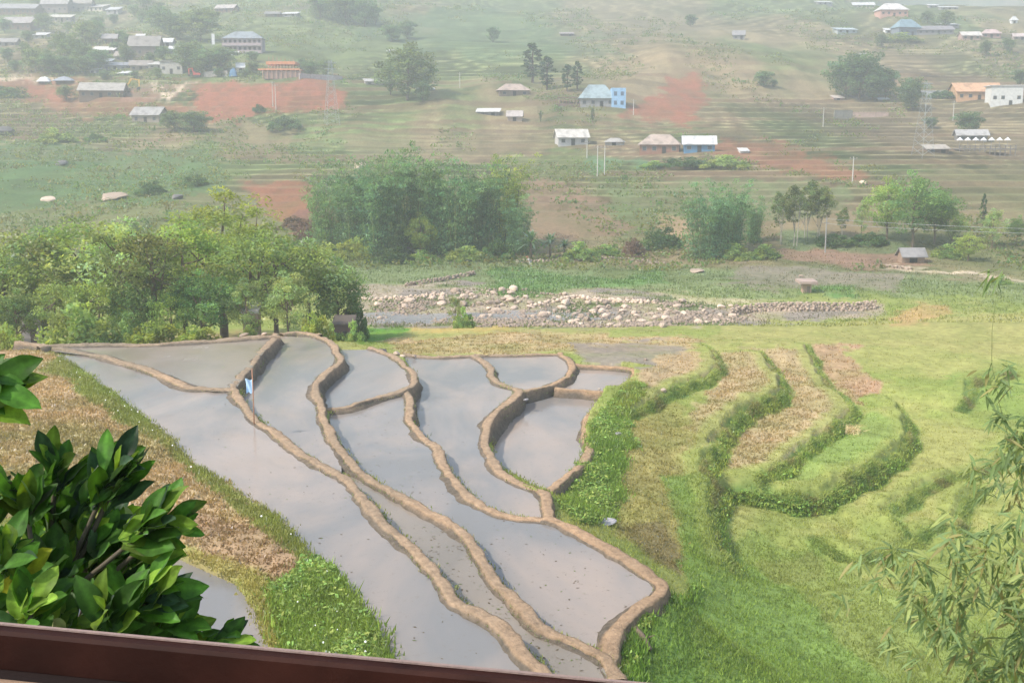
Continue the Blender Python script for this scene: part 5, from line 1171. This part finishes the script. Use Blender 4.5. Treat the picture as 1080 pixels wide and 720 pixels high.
# thin cables across the right side of the valley
for k, (h0, lb) in enumerate([(17.4, 'upper thin power cable sagging in front of the trees on the right'), (16.6, 'lower thin power cable sagging in front of the trees on the right')]):
    pa = onz(880, 232, -1); Y0, Y1 = 166, 160
    P = []
    for t in np.linspace(0, 1, 20):
        px = 872 + 320 * t; py = 231 + k * 5 + 12 * t + 10 * (t * (1 - t)); u_, dy, dz = ray(px, py); s = (Y0 + (Y1 - Y0) * t) / dy; P.append((u_ * s, dy * s, dz * s))
    q = MB(); q.tube(P, .022, 4); tag(q.build('power_cable', bm_((.5,.5,.5))), lb, 'cable')
x, y, z = hit(886, 256)
for px_, lb in ((872, 'grey cable pole among the thin trees on the right bank'),):
    u_, dy, dz = ray(px_, 229); s = 166 / dy; h0 = float(H(u_ * s, 166)[0]); r = empty('cable_pole', (u_ * s, 166, h0)); tag(r, lb, 'pole')
    q = MB(); q.tube([(0, 0, -1), (0, 0, dz * s - h0)], [.13, .08], 7); q.build('post', bm_((.34,.33,.31)), r)
    q = MB(); q.box((0, 0, dz * s - h0 - .9), (.9, .1, .1)); q.build('crossarm', bm_((.3,.28,.26)), r)
u_, dy, dz = ray(1192, 243); s = 160 / dy; h0 = float(H(u_ * s, 160)[0]); r = empty('cable_pole', (u_ * s, 160, h0)); tag(r, 'grey cable pole beyond the right edge, ending the power cables', 'pole')
q = MB(); q.tube([(0, 0, -1), (0, 0, dz * s - h0)], [.13, .08], 7); q.build('post', bm_((.34,.33,.31)), r)

# ------------------------------------------------------------------ rocks
def rock_mesh(seed, flat=.7):
    import bmesh
    bm = bmesh.new(); bmesh.ops.create_icosphere(bm, subdivisions=2, radius=.5); s = random.Random(seed); off = s.uniform(0, 50)
    cut = [(Vector((s.gauss(0, 1), s.gauss(0, 1), s.gauss(0, 1))).normalized(), s.uniform(.26, .42)) for _ in range(7)]
    for v in bm.verts:
        for n, dd in cut:
            e = v.co.dot(n) - dd
            if e > 0: v.co -= n * e * .9
        v.co *= 1 + .10 * float(vn(np.array(v.co.x * 4 + off), np.array(v.co.y * 4 + v.co.z * 3), seed)); v.co.z *= flat
    me = bpy.data.meshes.new('boulder'); bm.to_mesh(me); bm.free(); return me
from mathutils import Vector
RM = [rock_mesh(k, .6 + .05 * (k % 5)) for k in range(8)]
for m_ in RM: m_.materials.append(M['rock'])
RD = [m_.copy() for m_ in RM[:3]]
for m_ in RD: m_.materials[0] = M['dark_rock']
RG = [m_.copy() for m_ in RM[:3]]
for m_ in RG: m_.materials[0] = M['grey_rock']
def rock(me, x, y, z, s, label, group=None, cat='boulder', name='boulder'):
    o = bpy.data.objects.new(name, me); COL.objects.link(o); o.location = (x, y, z + s * .12); o.scale = (s * random.uniform(.8, 1.4), s * random.uniform(.7, 1.1), s * random.uniform(.7, 1.1)); o.rotation_euler = (random.uniform(-.2, .2), random.uniform(-.2, .2), random.uniform(0, 6.28))
    tag(o, label, cat, group); return o
BED = [[(400,318),(520,306),(700,318),(775,322),(800,334),(770,342),(640,346),(560,344),(392,340)], [(440,304),(560,306),(560,326),(480,328),(450,316)], [(600,318),(770,322),(780,338),(690,346),(600,340)], [(500,328),(770,330),(765,344),(500,345)]]
cnt = 0; PB = []; tries = 0
while cnt < 290 and tries < 60000:
    tries += 1; px, py = random.uniform(380, 930), random.uniform(302, 346)
    A_ = np.array([px]); B_ = np.array([py]); hitn = sum(bool(inpoly(A_, B_, P)[0]) for P in BED)
    if random.random() > .1 + .33 * hitn or hitn == 0: continue
    if 395 < px < 500 and 320 < py < 340 and random.random() < .8: continue
    x, y, z = hit(px, py); d = mpp(y, z); s = d * (2.4 + 8.5 * random.random() ** 2.4) * 1.2
    rock(random.choice(RM), x, y, z, s, 'pale weathered boulder among the rocks of the river bed', 'boulders in the river bed'); cnt += 1
# the many smaller stones of the bed: one mass
V = []; F = []; n0 = 0
ico = [(0,0,1),(.89,0,.45),(.28,.85,.45),(-.72,.53,.45),(-.72,-.53,.45),(.28,-.85,.45),(.72,.53,-.45),(-.28,.85,-.45),(-.89,0,-.45),(-.28,-.85,-.45),(.72,-.53,-.45),(0,0,-1)]
icf = [(0,1,2),(0,2,3),(0,3,4),(0,4,5),(0,5,1),(1,6,2),(2,7,3),(3,8,4),(4,9,5),(5,10,1),(6,7,2),(7,8,3),(8,9,4),(9,10,5),(10,6,1),(11,7,6),(11,8,7),(11,9,8),(11,10,9),(11,6,10)]
ico = np.array(ico) * .5; icf = np.array(icf)
vis2 = np.nonzero((GPY > 302) & (GPY < 347) & (GPX > 372) & (GPX < 935) & (GY > 96) & (GY < 140))[0]
wts = np.zeros(len(vis2))
for P in BED: wts += inpoly(GPX[vis2], GPY[vis2], P)
wts *= .08 + (fbm(GX[vis2], GY[vis2], 6, 3, 55) > .0)
sel = rng.choice(vis2, 3600, p=wts / wts.sum())
for i in sel:
    s = rng.uniform(.12, .45); V.append(ico * (1 + rng.uniform(-.25, .25, (12, 1))) * s * rng.uniform(.7, 1.2, 3) + [GX[i] + rng.uniform(-.4, .4), GY[i] + rng.uniform(-.3, .3), GZ[i] + s * .12]); F.append(icf + n0); n0 += 12
tag(mesh_np('pebbles', np.concatenate(V), [np.concatenate(F)], M['rock']), 'pale loose stones and gravel covering the river bed', 'pebbles', kind='stuff')
# river water: shallow channels between the stones
q = bpy.data.meshes.new('river_water'); PW = onz(*np.array([(340,334),(400,329),(470,327),(560,327),(640,329),(700,331),(760,333),(760,337),(640,337),(560,338),(470,341),(400,343),(340,344)], float).T, -17.0)
q.from_pydata([(a, b, -17.0) for a, b in PW], [], [tuple(range(len(PW)))]); q.materials.append(M['river']); o = bpy.data.objects.new('river_water', q); COL.objects.link(o)
tag(o, 'shallow grey river water between the pale stones', 'river', kind='structure')
def stone_wall(P, hpx, label, size=3.0):
    Vv = []; Ff = []; n0 = 0
    P = smooth_line(np.array(P, float), 2.2)
    for px, py in P:
        x, y, z = hit(px, py); d = mpp(y, z)
        for k in range(max(1, int(hpx / size * 1.6))):
            s = d * size * rng.uniform(.8, 1.5); Vv.append(ico * (1 + rng.uniform(-.25, .25, (12, 1))) * s * np.array([1.1, 1, .9]) + [x + rng.uniform(-.5, .5) * s, y + rng.uniform(-.4, .4) * s + k * .12, z + (k * size * .62 + rng.uniform(-.3, .3)) * d]); Ff.append(icf + n0); n0 += 12
    tag(mesh_np('stone_wall', np.concatenate(Vv), [np.concatenate(Ff)], M['rock']), label, 'wall')
stone_wall([(772,334),(800,329),(850,328),(900,328),(924,326)], 11, 'long pale stone wall between the river and the small hut')
stone_wall([(378,318),(420,316),(470,312)], 5, 'low pale stone wall at the left of the river bed')
stone_wall([(430,302),(470,296),(500,290)], 5, 'low dark stone wall rising behind the river bed', 2.6)
stone_wall([(545,277),(600,276),(650,274),(700,280)], 4, 'low wall of white stones behind the bright green field', 2.4)
stone_wall([(935,282),(960,285)], 4, 'few white stones at the left end of the sandy track')
stone_wall([(560,325),(605,315),(630,318),(690,320)], 6, 'ridge of pale rocks along the far bank of the river', 3.5)
for px, py, s, ms, lb in [(640, 554, 24, RG, 'flat grey rock on the slope right of the long paddy'), (652, 460, 11, RG, 'grey rock in the grass right of the pinkish paddy'), (404, 372, 12, RD, 'dark rock at the left of the rock pile behind the small paddy'),
      (418, 375, 10, RM, 'pale rock in the middle of the rock pile behind the small paddy'), (425, 377, 8, RM, 'pale rock at the right of the rock pile behind the small paddy'), (437, 377, 7, RM, 'small pale rock standing apart from the rock pile'),
      (66, 175, 15, RD, 'dark boulder on the green slope at the left'), (52, 212, 18, RM, 'pale limestone slab, left one, above the tree row'), (118, 211, 26, RM, 'long grey-white limestone slab, right one, above the tree row'),
      (186, 210, 14, RD, 'grey crag in the scrub above the tree row'), (44, 353, 10, RG, 'pale boulder, left of the cream one, under the alders'), (5, 142, 20, RD, 'dark crag at the left edge of the hill'),
      (681, 380, 5, RM, 'single pale stone lying in the wet mud field'), (632, 412, 4, RM, 'small white stone on the bund of the pinkish paddy'), (555, 424, 7, RG, 'pale stone stuck in the dark curved wall'),
      (700, 460 - 46, 9, RM, 'pale stones at the corner of the dry brown terrace'), (380, 178, 14, RM, 'pale rock on the terraces above the bamboo'), (910, 195, 8, RM, 'white rock on the terraces below the red strip'), (745, 258, 18, RM, 'flat pale rock right of the ochre bank'), (735, 288, 16, RM, 'flat pale rock in the fields before the lone bamboo'), (845, 297 - 5, 5, RM, 'pale stone on the dark ploughed plot')]:
    x, y, z = hit(px, py); o = rock(random.choice(ms), x, y, z, s * mpp(y, z), lb)
    if 'slab' in lb or 'flat' in lb: o.scale = (o.scale[0] * 1.1, o.scale[1], o.scale[2] * .38); o.rotation_euler = (0.25, 0, random.uniform(-.3, .3))
for px, lb in [(46, 'cream boulder beside the large round bush'), (258, 'white stone, larger one, behind the shallow greenish paddy'), (279, 'white stone, smaller one, left of the narrow paddy')]:
    x, y, z = at_depth(px, 68.5); rock(RM[1], x, y, z + .15, {46: .75, 258: .6, 279: .42}[px], lb)
# fallen log and driftwood
def log(p0, p1, rad, label, mat, name='fallen_log', lift=.1):
    a, b = np.array(hit(*p0)), np.array(hit(*p1)); a[2] += lift; b[2] += lift; q = MB(); P = smooth_line(np.array([a, (a + b) / 2 + [0, 0, .05], b]), .3); q.tube(P, rad * (1 + .15 * np.sin(np.arange(len(P)))), 8)
    e = (a + b) / 2; q.tube([e, e + [.3, -.1, .35 * rad * 6]], [rad * .4, rad * .15], 5)
    tag(q.build(name, mat, smooth=True), label, 'log')
log((418, 260), (446, 273), .22, 'pale fallen log leaning under the bamboo grove', M['pale_bark'], lift=.5); log((670, 668), (686, 690), .07, 'short pale driftwood in the rank grass by the lowest paddy corner', M['bark'], 'driftwood')
# straw heap on the green terrace
x, y, z = hit(897, 455); d = mpp(y, z); n = 260; C = np.c_[rng.normal(x, 5 * d, n), rng.normal(y, 8 * d, n), z + rng.uniform(.0, .22, n)]
v, f, c = leaf_quads(C, n, .5, .08, np.array((.62,.50,.28))[None] * rng.uniform(.75, 1.15, n)[:, None]); tag(mesh_np('straw_heap', v, [f], M['grass'], c), 'small pale straw heap on the bright green terrace', 'straw heap')

# ------------------------------------------------------------------ the flag pole on the bund
x, y = onz(268, 444, -11.33); d = mpp(y, -11.33); r = empty('flag_pole', (x, y, -11.36)); tag(r, 'thin reddish pole with a pale blue rag standing on the bund', 'flag pole')
q = MB(); q.tube([(0, 0, -.3), (.01, 0, 1.1), (0, 0, 57 * d)], [.028, .024, .018], 7); q.build('pole', surf_mat('weathered_cane', color=(.42,.22,.14), var=.2, bump=.1), r, True)
V = []; F = []
for i in range(7):
    for j in range(9):
        V.append((-.02 - .30 * i / 6 * (1 - .25 * j / 8), .10 * math.sin(i * 1.1 + j * .5) * i / 6, (46 - 14 * j / 8) * d - .06 * i / 6 * j / 8 - .05 * math.sin(i)))
F = [(i * 9 + j, (i + 1) * 9 + j, (i + 1) * 9 + j + 1, i * 9 + j + 1) for i in range(6) for j in range(8)]
q = MB(); q.add(V, F); q.build('flag', surf_mat('blue_rag', color=(.42,.60,.78), var=.12, bump=0), r, True)

# ------------------------------------------------------------------ person beside the pandanus
x, y, z = hit(559, 282); r = empty('person', (x, y, z), .5); tag(r, 'person in pale clothes bending forward with a reddish headscarf beside the pandanus', 'person')
def skin(name, J, E, mat):
    me = bpy.data.meshes.new(name); me.from_pydata([j[:3] for j in J], E, []); me.materials.append(mat); o = bpy.data.objects.new(name, me); COL.objects.link(o); o.parent = r
    o.modifiers.new('skin', 'SKIN'); s = o.modifiers.new('sub', 'SUBSURF'); s.levels = s.render_levels = 1
    for k, j in enumerate(J): me.skin_vertices[0].data[k].radius = (j[3], j[3]); me.skin_vertices[0].data[k].use_root = (k == 0)
    return o
J = [(0,0,.86,.12),(-.10,0,1.06,.13),(-.28,0,1.24,.14),(-.38,0,1.33,.06),(-.47,0,1.40,.085),(-.53,0,1.47,.075),
     (.02,.10,.84,.085),(-.02,.12,.46,.065),(.05,.13,.08,.045),(-.10,.13,.03,.035),(.02,-.10,.84,.085),(.04,-.13,.46,.065),(.12,-.14,.08,.045),(-.02,-.14,.03,.035),
     (-.28,.19,1.22,.055),(-.36,.24,.97,.045),(-.52,.22,.78,.035),(-.58,.21,.70,.03),(-.28,-.19,1.22,.055),(-.38,-.22,.97,.045),(-.56,-.18,.80,.035),(-.62,-.17,.72,.03)]
E = [(0,1),(1,2),(2,3),(3,4),(4,5),(0,6),(6,7),(7,8),(8,9),(0,10),(10,11),(11,12),(12,13),(2,14),(14,15),(15,16),(16,17),(2,18),(18,19),(19,20),(20,21)]
skin('body', J, E, bm_((.42,.27,.19)))
g = lambda j, k: (*j[:3], j[3] + k)
skin('jacket', [g(J[0],.02), g(J[1],.025), g(J[2],.025), g(J[14],.018), g(J[15],.018), g(J[18],.018), g(J[19],.018)], [(0,1),(1,2),(2,3),(3,4),(2,5),(5,6)], bm_((.66,.63,.60)))
skin('trousers', [g(J[0],.03), g(J[6],.02), g(J[7],.02), (.04,.13,.16,.065), g(J[10],.02), g(J[11],.02), (.10,-.14,.16,.065)], [(0,1),(1,2),(2,3),(0,4),(4,5),(5,6)], bm_((.55,.52,.50)))
skin('headscarf', [(-.47,0,1.44,.095),(-.52,0,1.51,.09),(-.40,0,1.45,.07)], [(0,1),(0,2)], bm_((.55,.16,.12)))

# ------------------------------------------------------------------ balcony rail in the foreground
A = np.array([*onz(-260, 630, -.42), 0]); a0, a1 = onz(0, 657, -.42), onz(650, 718, -.42); t = (a1 - a0); L0 = np.linalg.norm(t); t /= L0; nrm = np.array([-t[1], t[0]])
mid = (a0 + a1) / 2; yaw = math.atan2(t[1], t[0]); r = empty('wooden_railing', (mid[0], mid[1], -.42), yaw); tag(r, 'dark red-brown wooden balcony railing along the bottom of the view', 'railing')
M['rail'] = surf_mat('shade_toned_timber', color=(.022,.007,.0045), var=.35, scale=6, rough=.6, bump=.12, bscale=40, stripes=('Y', 14, 3.5, .35), spec=.08)  # red-brown timber; the shade of the house is put into its dark colour
M['ledge'] = surf_mat('worn_timber', color=(.26,.17,.11), var=.3, scale=8, rough=.6, bump=.1, bscale=40, stripes=('Y', 10, 3, .3))
q = MB(); c = .003
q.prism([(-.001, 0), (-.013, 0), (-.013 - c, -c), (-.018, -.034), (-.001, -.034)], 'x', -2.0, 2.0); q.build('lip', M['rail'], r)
q = MB(); q.prism([(.004, -.004), (.0, .0015), (-.0035, .0015), (-.0035, -.004)], 'x', -2.0, 2.0); q.build('lit_edge_strip', bm_((.28, .20, .17)), r)  # paler strip paints the lit highlight along the top edge of the rail
q = MB(); q.prism([(.0, -.0345), (-.034, -.0345), (-.034, -.075), (.0, -.075)], 'x', -2.0, 2.0); q.build('gap_shade_strip', surf_mat('groove_shade_timber', color=(.010, .005, .004), var=.3, scale=10, rough=.7, bump=.1), r)  # near-black strip paints the shadow gap between lip and ledge
q = MB(); q.prism([(-.036, -.033), (-.42, -.033), (-.42, -.06), (-.036, -.06)], 'x', -2.0, 2.0); q.build('ledge', M['ledge'], r)

# ------------------------------------------------------------------ leafy tree beside the balcony
M['bigleaf'] = leaf_mat('glossy_leaf', trans=.42, gloss=.06, rough=.42, objvar=0)
def at(px, py, dist): dx, dy, dz = ray(px, py); return np.array([dx, dy, dz]) * dist
RX, UX, FX = np.array([1., 0, 0]), np.array([0, SP, CP]), np.array([0, CP, -SP])
def big_leaf(V, F, Cc, p, d, nrm, L, tint):
    d = d / np.linalg.norm(d); s = np.cross(d, nrm); s /= np.linalg.norm(s); nrm = np.cross(s, d); n0 = len(V); nu, nw = 9, 5
    curl = random.uniform(-.1, .38); fold = random.uniform(.05, .5); tw = random.uniform(-.6, .6); wv = random.uniform(0, 6)
    for i in range(nu):
        u = i / (nu - 1); wdt = L * .185 * (math.sin(math.pi * min(1, u ** 1.3 * .97 + .02)) ** .85 if u < .999 else .0) + .001
        for j in range(nw):
            v_ = j / (nw - 1) * 2 - 1
            q = p + d * L * u + s * wdt * v_ * math.cos(tw * u) + nrm * (abs(v_) * wdt * fold - curl * L * u * u + .030 * L * math.sin(11 * u + wv) * abs(v_) + tw * u * wdt * v_)
            V.append(q); rib = 1.5 if j == nw // 2 else (.92 + .2 * (i % 2)); Cc.append(np.array(tint) * rib * (1 + .12 * u))
    F += [(n0 + i * nw + j, n0 + i * nw + j + 1, n0 + (i + 1) * nw + j + 1, n0 + (i + 1) * nw + j) for i in range(nu - 1) for j in range(nw - 1)]
lt = empty('broadleaf_tree', (-1.9, 2.5, float(H(-1.9, 2.5, False)[0]))); tag(lt, 'dark glossy broad-leaved tree filling the lower left corner by the railing', 'tree')
base = np.array(lt.location); V = []; F = []; Cc = []; br = MB(); hub = at(-120, 700, 2.7)
ROS = [(-6, 412, 2.35, .85, .55, 84, 5), (-22, 405, 2.3, .8, .6, 84, 4), (176, 556, 2.32, .8, .5, 56, 6), (236, 680, 2.3, .95, .35, 50, 6), (124, 506, 2.35, .5, .8, 60, 7), (100, 575, 2.42, .4, .8, 64, 9), (58, 610, 2.36, .3, .9, 64, 9), (140, 585, 2.44, .6, .6, 60, 8), (20, 610, 2.36, .3, .9, 66, 9), (85, 540, 2.46, .2, .9, 60, 8), (130, 640, 2.38, .5, .7, 60, 8), (50, 545, 2.46, .1, .9, 62, 8), (175, 640, 2.4, .6, .6, 56, 8), (60, 494, 2.4, .15, 1, 58, 9), (112, 515, 2.35, .5, .85, 66, 11), (150, 562, 2.3, .85, .5, 72, 11), (28, 528, 2.3, -.1, 1, 66, 9), (8, 585, 2.2, .3, .9, 70, 9), (70, 570, 2.5, .3, .9, 62, 9),
       (34, 648, 2.15, .5, .8, 66, 9), (70, 662, 2.3, .5, .7, 58, 8), (112, 655, 2.2, .3, .95, 70, 11), (160, 628, 2.25, .75, .65, 70, 11), (182, 664, 2.3, .8, .5, 58, 10), (228, 688, 2.3, .95, .45, 48, 7), (150, 676, 2.3, .5, .7, 56, 9),
       (100, 600, 2.55, .3, .7, 62, 10), (45, 600, 2.5, .2, .8, 62, 9), (-10, 540, 2.3, .2, .9, 64, 8), (-20, 640, 2.2, .5, .8, 66, 8), (135, 610, 2.6, .6, .5, 58, 8), (185, 690, 2.35, .6, .6, 52, 8), (80, 700, 2.3, .2, .9, 60, 8), (20, 700, 2.2, .2, .9, 60, 8), (120, 560, 2.6, .3, .6, 58, 9), (40, 560, 2.6, .0, .8, 60, 8), (-60, 480, 2.5, .2, .9, 66, 8), (-60, 600, 2.5, .2, .9, 66, 8), (75, 530, 2.6, .3, .7, 56, 8), (235, 690, 2.4, .6, .4, 50, 6)]
for px, py, D, ax, ay, Lp, n in ROS:
    p = at(px, py, D); L = Lp / FPX * D * .82; main = RX * ax + UX * ay - FX * .15; main /= np.linalg.norm(main)
    s1 = np.cross(main, FX); s1 /= np.linalg.norm(s1); s2 = np.cross(main, s1); tc_ = random.uniform(.8, 1.2)
    n = int(n * 2.6)
    for k in range(n):
        a = 6.283 * k / n + random.uniform(-.3, .3); sp_ = random.uniform(.2, .95); d = main + (s1 * math.cos(a) + s2 * math.sin(a)) * sp_
        nr = -FX * .7 + UX * .7 + s1 * random.uniform(-.5, .5) - s2 * math.sin(a) * .3
        yt = random.random(); tint = .82 * (np.array((.055, .14, .018)) if yt < .6 else np.array((.15, .25, .03)) if yt < .85 else np.array((.035, .075, .035))) * tc_ * random.uniform(.55, 1.35) * (np.array((1.6, 1.05, .8)) if random.random() < .06 else 1)
        big_leaf(V, F, Cc, p - main * random.uniform(-.01, .06) + (s1 * random.gauss(0, 1) + s2 * random.gauss(0, 1)) * .012, d, nr, L * random.uniform(.5, 1.15), tint)
    m1 = p - main * .25 * random.uniform(.7, 1.2) + np.array([-.05, .05, -.08]); P = smooth_line(np.array([hub + [random.uniform(-.1, .1), random.uniform(-.1, .2), random.uniform(-.3, .3)], (hub + m1) / 2 + [0, 0, -.05], m1, p]), .06)
    br.tube(P - base, np.linspace(.014, .0045, len(P)), 6)
tr = MB(); P = smooth_line(np.array([[0, 0, -.5], [.1, .05, 4], [0, .1, 8], hub - base]), .5); tr.tube(P, np.linspace(.2, .05, len(P)), 10); P2 = smooth_line(np.array([[0, .1, 8], [-.4, .5, 9.5], [-.6, .9, 11]]), .4); tr.tube(P2, np.linspace(.09, .03, len(P2)), 8)
tr.build('trunk', M['bark'], lt, True); br.build('twigs', surf_mat('twig_bark', color=(.10,.085,.06), var=.3, scale=20, bump=.2), lt, True)
mesh_np('crown', np.array(V) - base, [np.array(F)], M['bigleaf'], np.array(Cc), smooth=True, parent=lt)

# ------------------------------------------------------------------ bamboo rising at the right, close below the balcony
M['bamleaf'] = leaf_mat('bamboo_leaf', trans=.4, gloss=.06, objvar=0)
D = 8.0; b0 = at(1165, 740, D); gz = float(H(b0[0] + .6, b0[1], False)[0]); bt = empty('bamboo_plant', (b0[0] + .6, b0[1], gz)); tag(bt, 'close feathery bamboo with thin drooping leaves at the right edge', 'bamboo'); base = np.array(bt.location)
CUL = [[(1130, 700), (1092, 560), (1066, 470), (1046, 385), (1050, 318), (1056, 285)], [(1140, 740), (1075, 665), (1020, 622), (965, 588), (938, 572)], [(1150, 760), (1090, 690), (1045, 610), (1010, 575), (985, 560)], [(1160, 740), (1105, 640), (1075, 590), (1050, 555), (1030, 545)], [(1150, 770), (1080, 710), (1010, 680), (950, 650), (925, 645)], [(1170, 740), (1120, 620), (1095, 560), (1080, 520), (1050, 480)]]
V = []; F = []; Cc = []
def bam_leaf(p, L, tint):
    d = RX * random.gauss(-.25, .8) + UX * random.gauss(-.45, .5) + FX * random.gauss(0, .6); d /= np.linalg.norm(d); nr = np.array([random.gauss(0, .5), random.gauss(-.4, .5), 1]); s = np.cross(d, nr); s /= np.linalg.norm(s); n0 = len(V); nr = np.cross(s, d)
    for i in range(5):
        u = i / 4; wd = L * .085 * math.sin(math.pi * (.08 + .9 * u)) + .0005; q = p + d * L * u - np.array([0, 0, 1]) * L * .25 * u * u
        V.extend([q - s * wd, q - nr * wd * .3, q + s * wd]); Cc.extend([tint, tint * 1.15, tint])
    F.extend([(n0 + 3 * i + j, n0 + 3 * i + j + 1, n0 + 3 * i + j + 4, n0 + 3 * i + j + 3) for i in range(4) for j in range(2)])
for ci, c in enumerate(CUL):
    Dd = D + ci * .22; P = np.array([at(px, py, Dd + .3 * math.sin(i + ci)) for i, (px, py) in enumerate(c)]); root = base + [.15 * (ci - 2), .2 * (ci % 3), -.3]
    Q = smooth_line(np.vstack([root, root + (P[0] - root) * [.35, .35, .6], P]), .25); q = MB(); q.tube(Q - base, np.linspace(.024, .0012, len(Q)) * (.55 if ci in (0, 5) else 1), 7); q.build('culm', M['culm'], bt, True)
    S = smooth_line(P, .05); n = len(S)
    for i in range(4, n, 1):
        dens = .9 if ci in (0, 5) else 1.0
        if ci in (0, 5) and math.sin(i * .21 + ci) < -.35: continue
        if random.random() > dens: continue
        side = random.choice((-1, 1)); br_ = S[i] + RX * random.uniform(0, .42) * side * (.45 if ci in (0, 5) else 1) + UX * random.uniform(-.25, .12) + FX * random.uniform(-.25, .25)
        for k in range(random.randint(8, 13)):
            g_ = random.random(); tint = (np.array((.17, .235, .10)) if g_ < .6 else np.array((.26, .30, .11)) if g_ < .88 else np.array((.24, .22, .09))) * random.uniform(.7, 1.25)
            bam_leaf(br_ + np.array([random.gauss(0, .03), random.gauss(0, .03), random.gauss(0, .03)]), random.uniform(.09, .17), tint)
mesh_np('crown', np.array(V) - base, [np.array(F)], M['bamleaf'], np.array(Cc), smooth=True, parent=bt)
# ------------------------------------------------------------------ sky, sun, camera, haze
SUN_EL, SUN_AZ = 47.0, -118.0      # azimuth measured from +Y (view direction) towards +X; sun stands ahead and to the left
w = bpy.data.worlds.new('World'); SC.world = w; w.use_nodes = True
nt = w.node_tree; nt.nodes.clear()
bg = nt.nodes.new('ShaderNodeBackground'); sky = nt.nodes.new('ShaderNodeTexSky'); wo = nt.nodes.new('ShaderNodeOutputWorld')
sky.sky_type = 'NISHITA'; sky.sun_disc = False; sky.sun_elevation = math.radians(SUN_EL); sky.sun_rotation = math.radians(SUN_AZ)
sky.air_density = 1.2; sky.dust_density = 4.0; sky.ozone_density = 1.0; sky.altitude = 1200
bg.inputs[1].default_value = .15
nt.links.new(sky.outputs[0], bg.inputs[0]); nt.links.new(bg.outputs[0], wo.inputs[0])
sl = bpy.data.lights.new('sun', 'SUN'); sl.energy = 3.5; sl.angle = math.radians(1.5); sl.color = (1, .93, .82)
so = bpy.data.objects.new('sun', sl); COL.objects.link(so)
from mathutils import Vector
el, az = math.radians(SUN_EL), math.radians(SUN_AZ)
sd = Vector((math.sin(az) * math.cos(el), math.cos(az) * math.cos(el), math.sin(el)))
so.rotation_euler = sd.to_track_quat('Z', 'Y').to_euler()
cam = bpy.data.cameras.new('camera'); co = bpy.data.objects.new('camera', cam); COL.objects.link(co)
cam.sensor_width = 36; cam.lens = 36 * FPX / 1080; cam.clip_start = .05; cam.clip_end = 6000
co.location = (0, 0, 0); co.rotation_euler = (math.radians(90) - PITCH, 0, 0)
SC.camera = co
mh, nt, nd, ln = new_mat('haze_air'); out = N(nd, 'ShaderNodeOutputMaterial'); pv = N(nd, 'ShaderNodeVolumePrincipled')
pv.inputs['Color'].default_value = (.84, .885, .895, 1); pv.inputs['Density'].default_value = HAZE; pv.inputs['Anisotropy'].default_value = .25
ln.new(pv.outputs[0], out.inputs['Volume'])
hb = MB(); hb.box((0, 860, -30), (5200, 2000, 380)); ho = hb.build('haze', mh); tag(ho, 'pale blue haze filling the valley air', 'haze', kind='stuff')
SC.view_settings.view_transform = 'Standard'; SC.view_settings.look = 'None'; SC.view_settings.exposure = EXPO; SC.view_settings.gamma = 1.0
SC.view_settings.use_curve_mapping = False
cy = SC.cycles; cy.max_bounces = 6; cy.diffuse_bounces = 3; cy.glossy_bounces = 3; cy.transmission_bounces = 4; cy.volume_bounces = 1; cy.transparent_max_bounces = 8
cy.use_denoising = True; cy.volume_step_rate = 4
cy.sample_clamp_indirect = 4
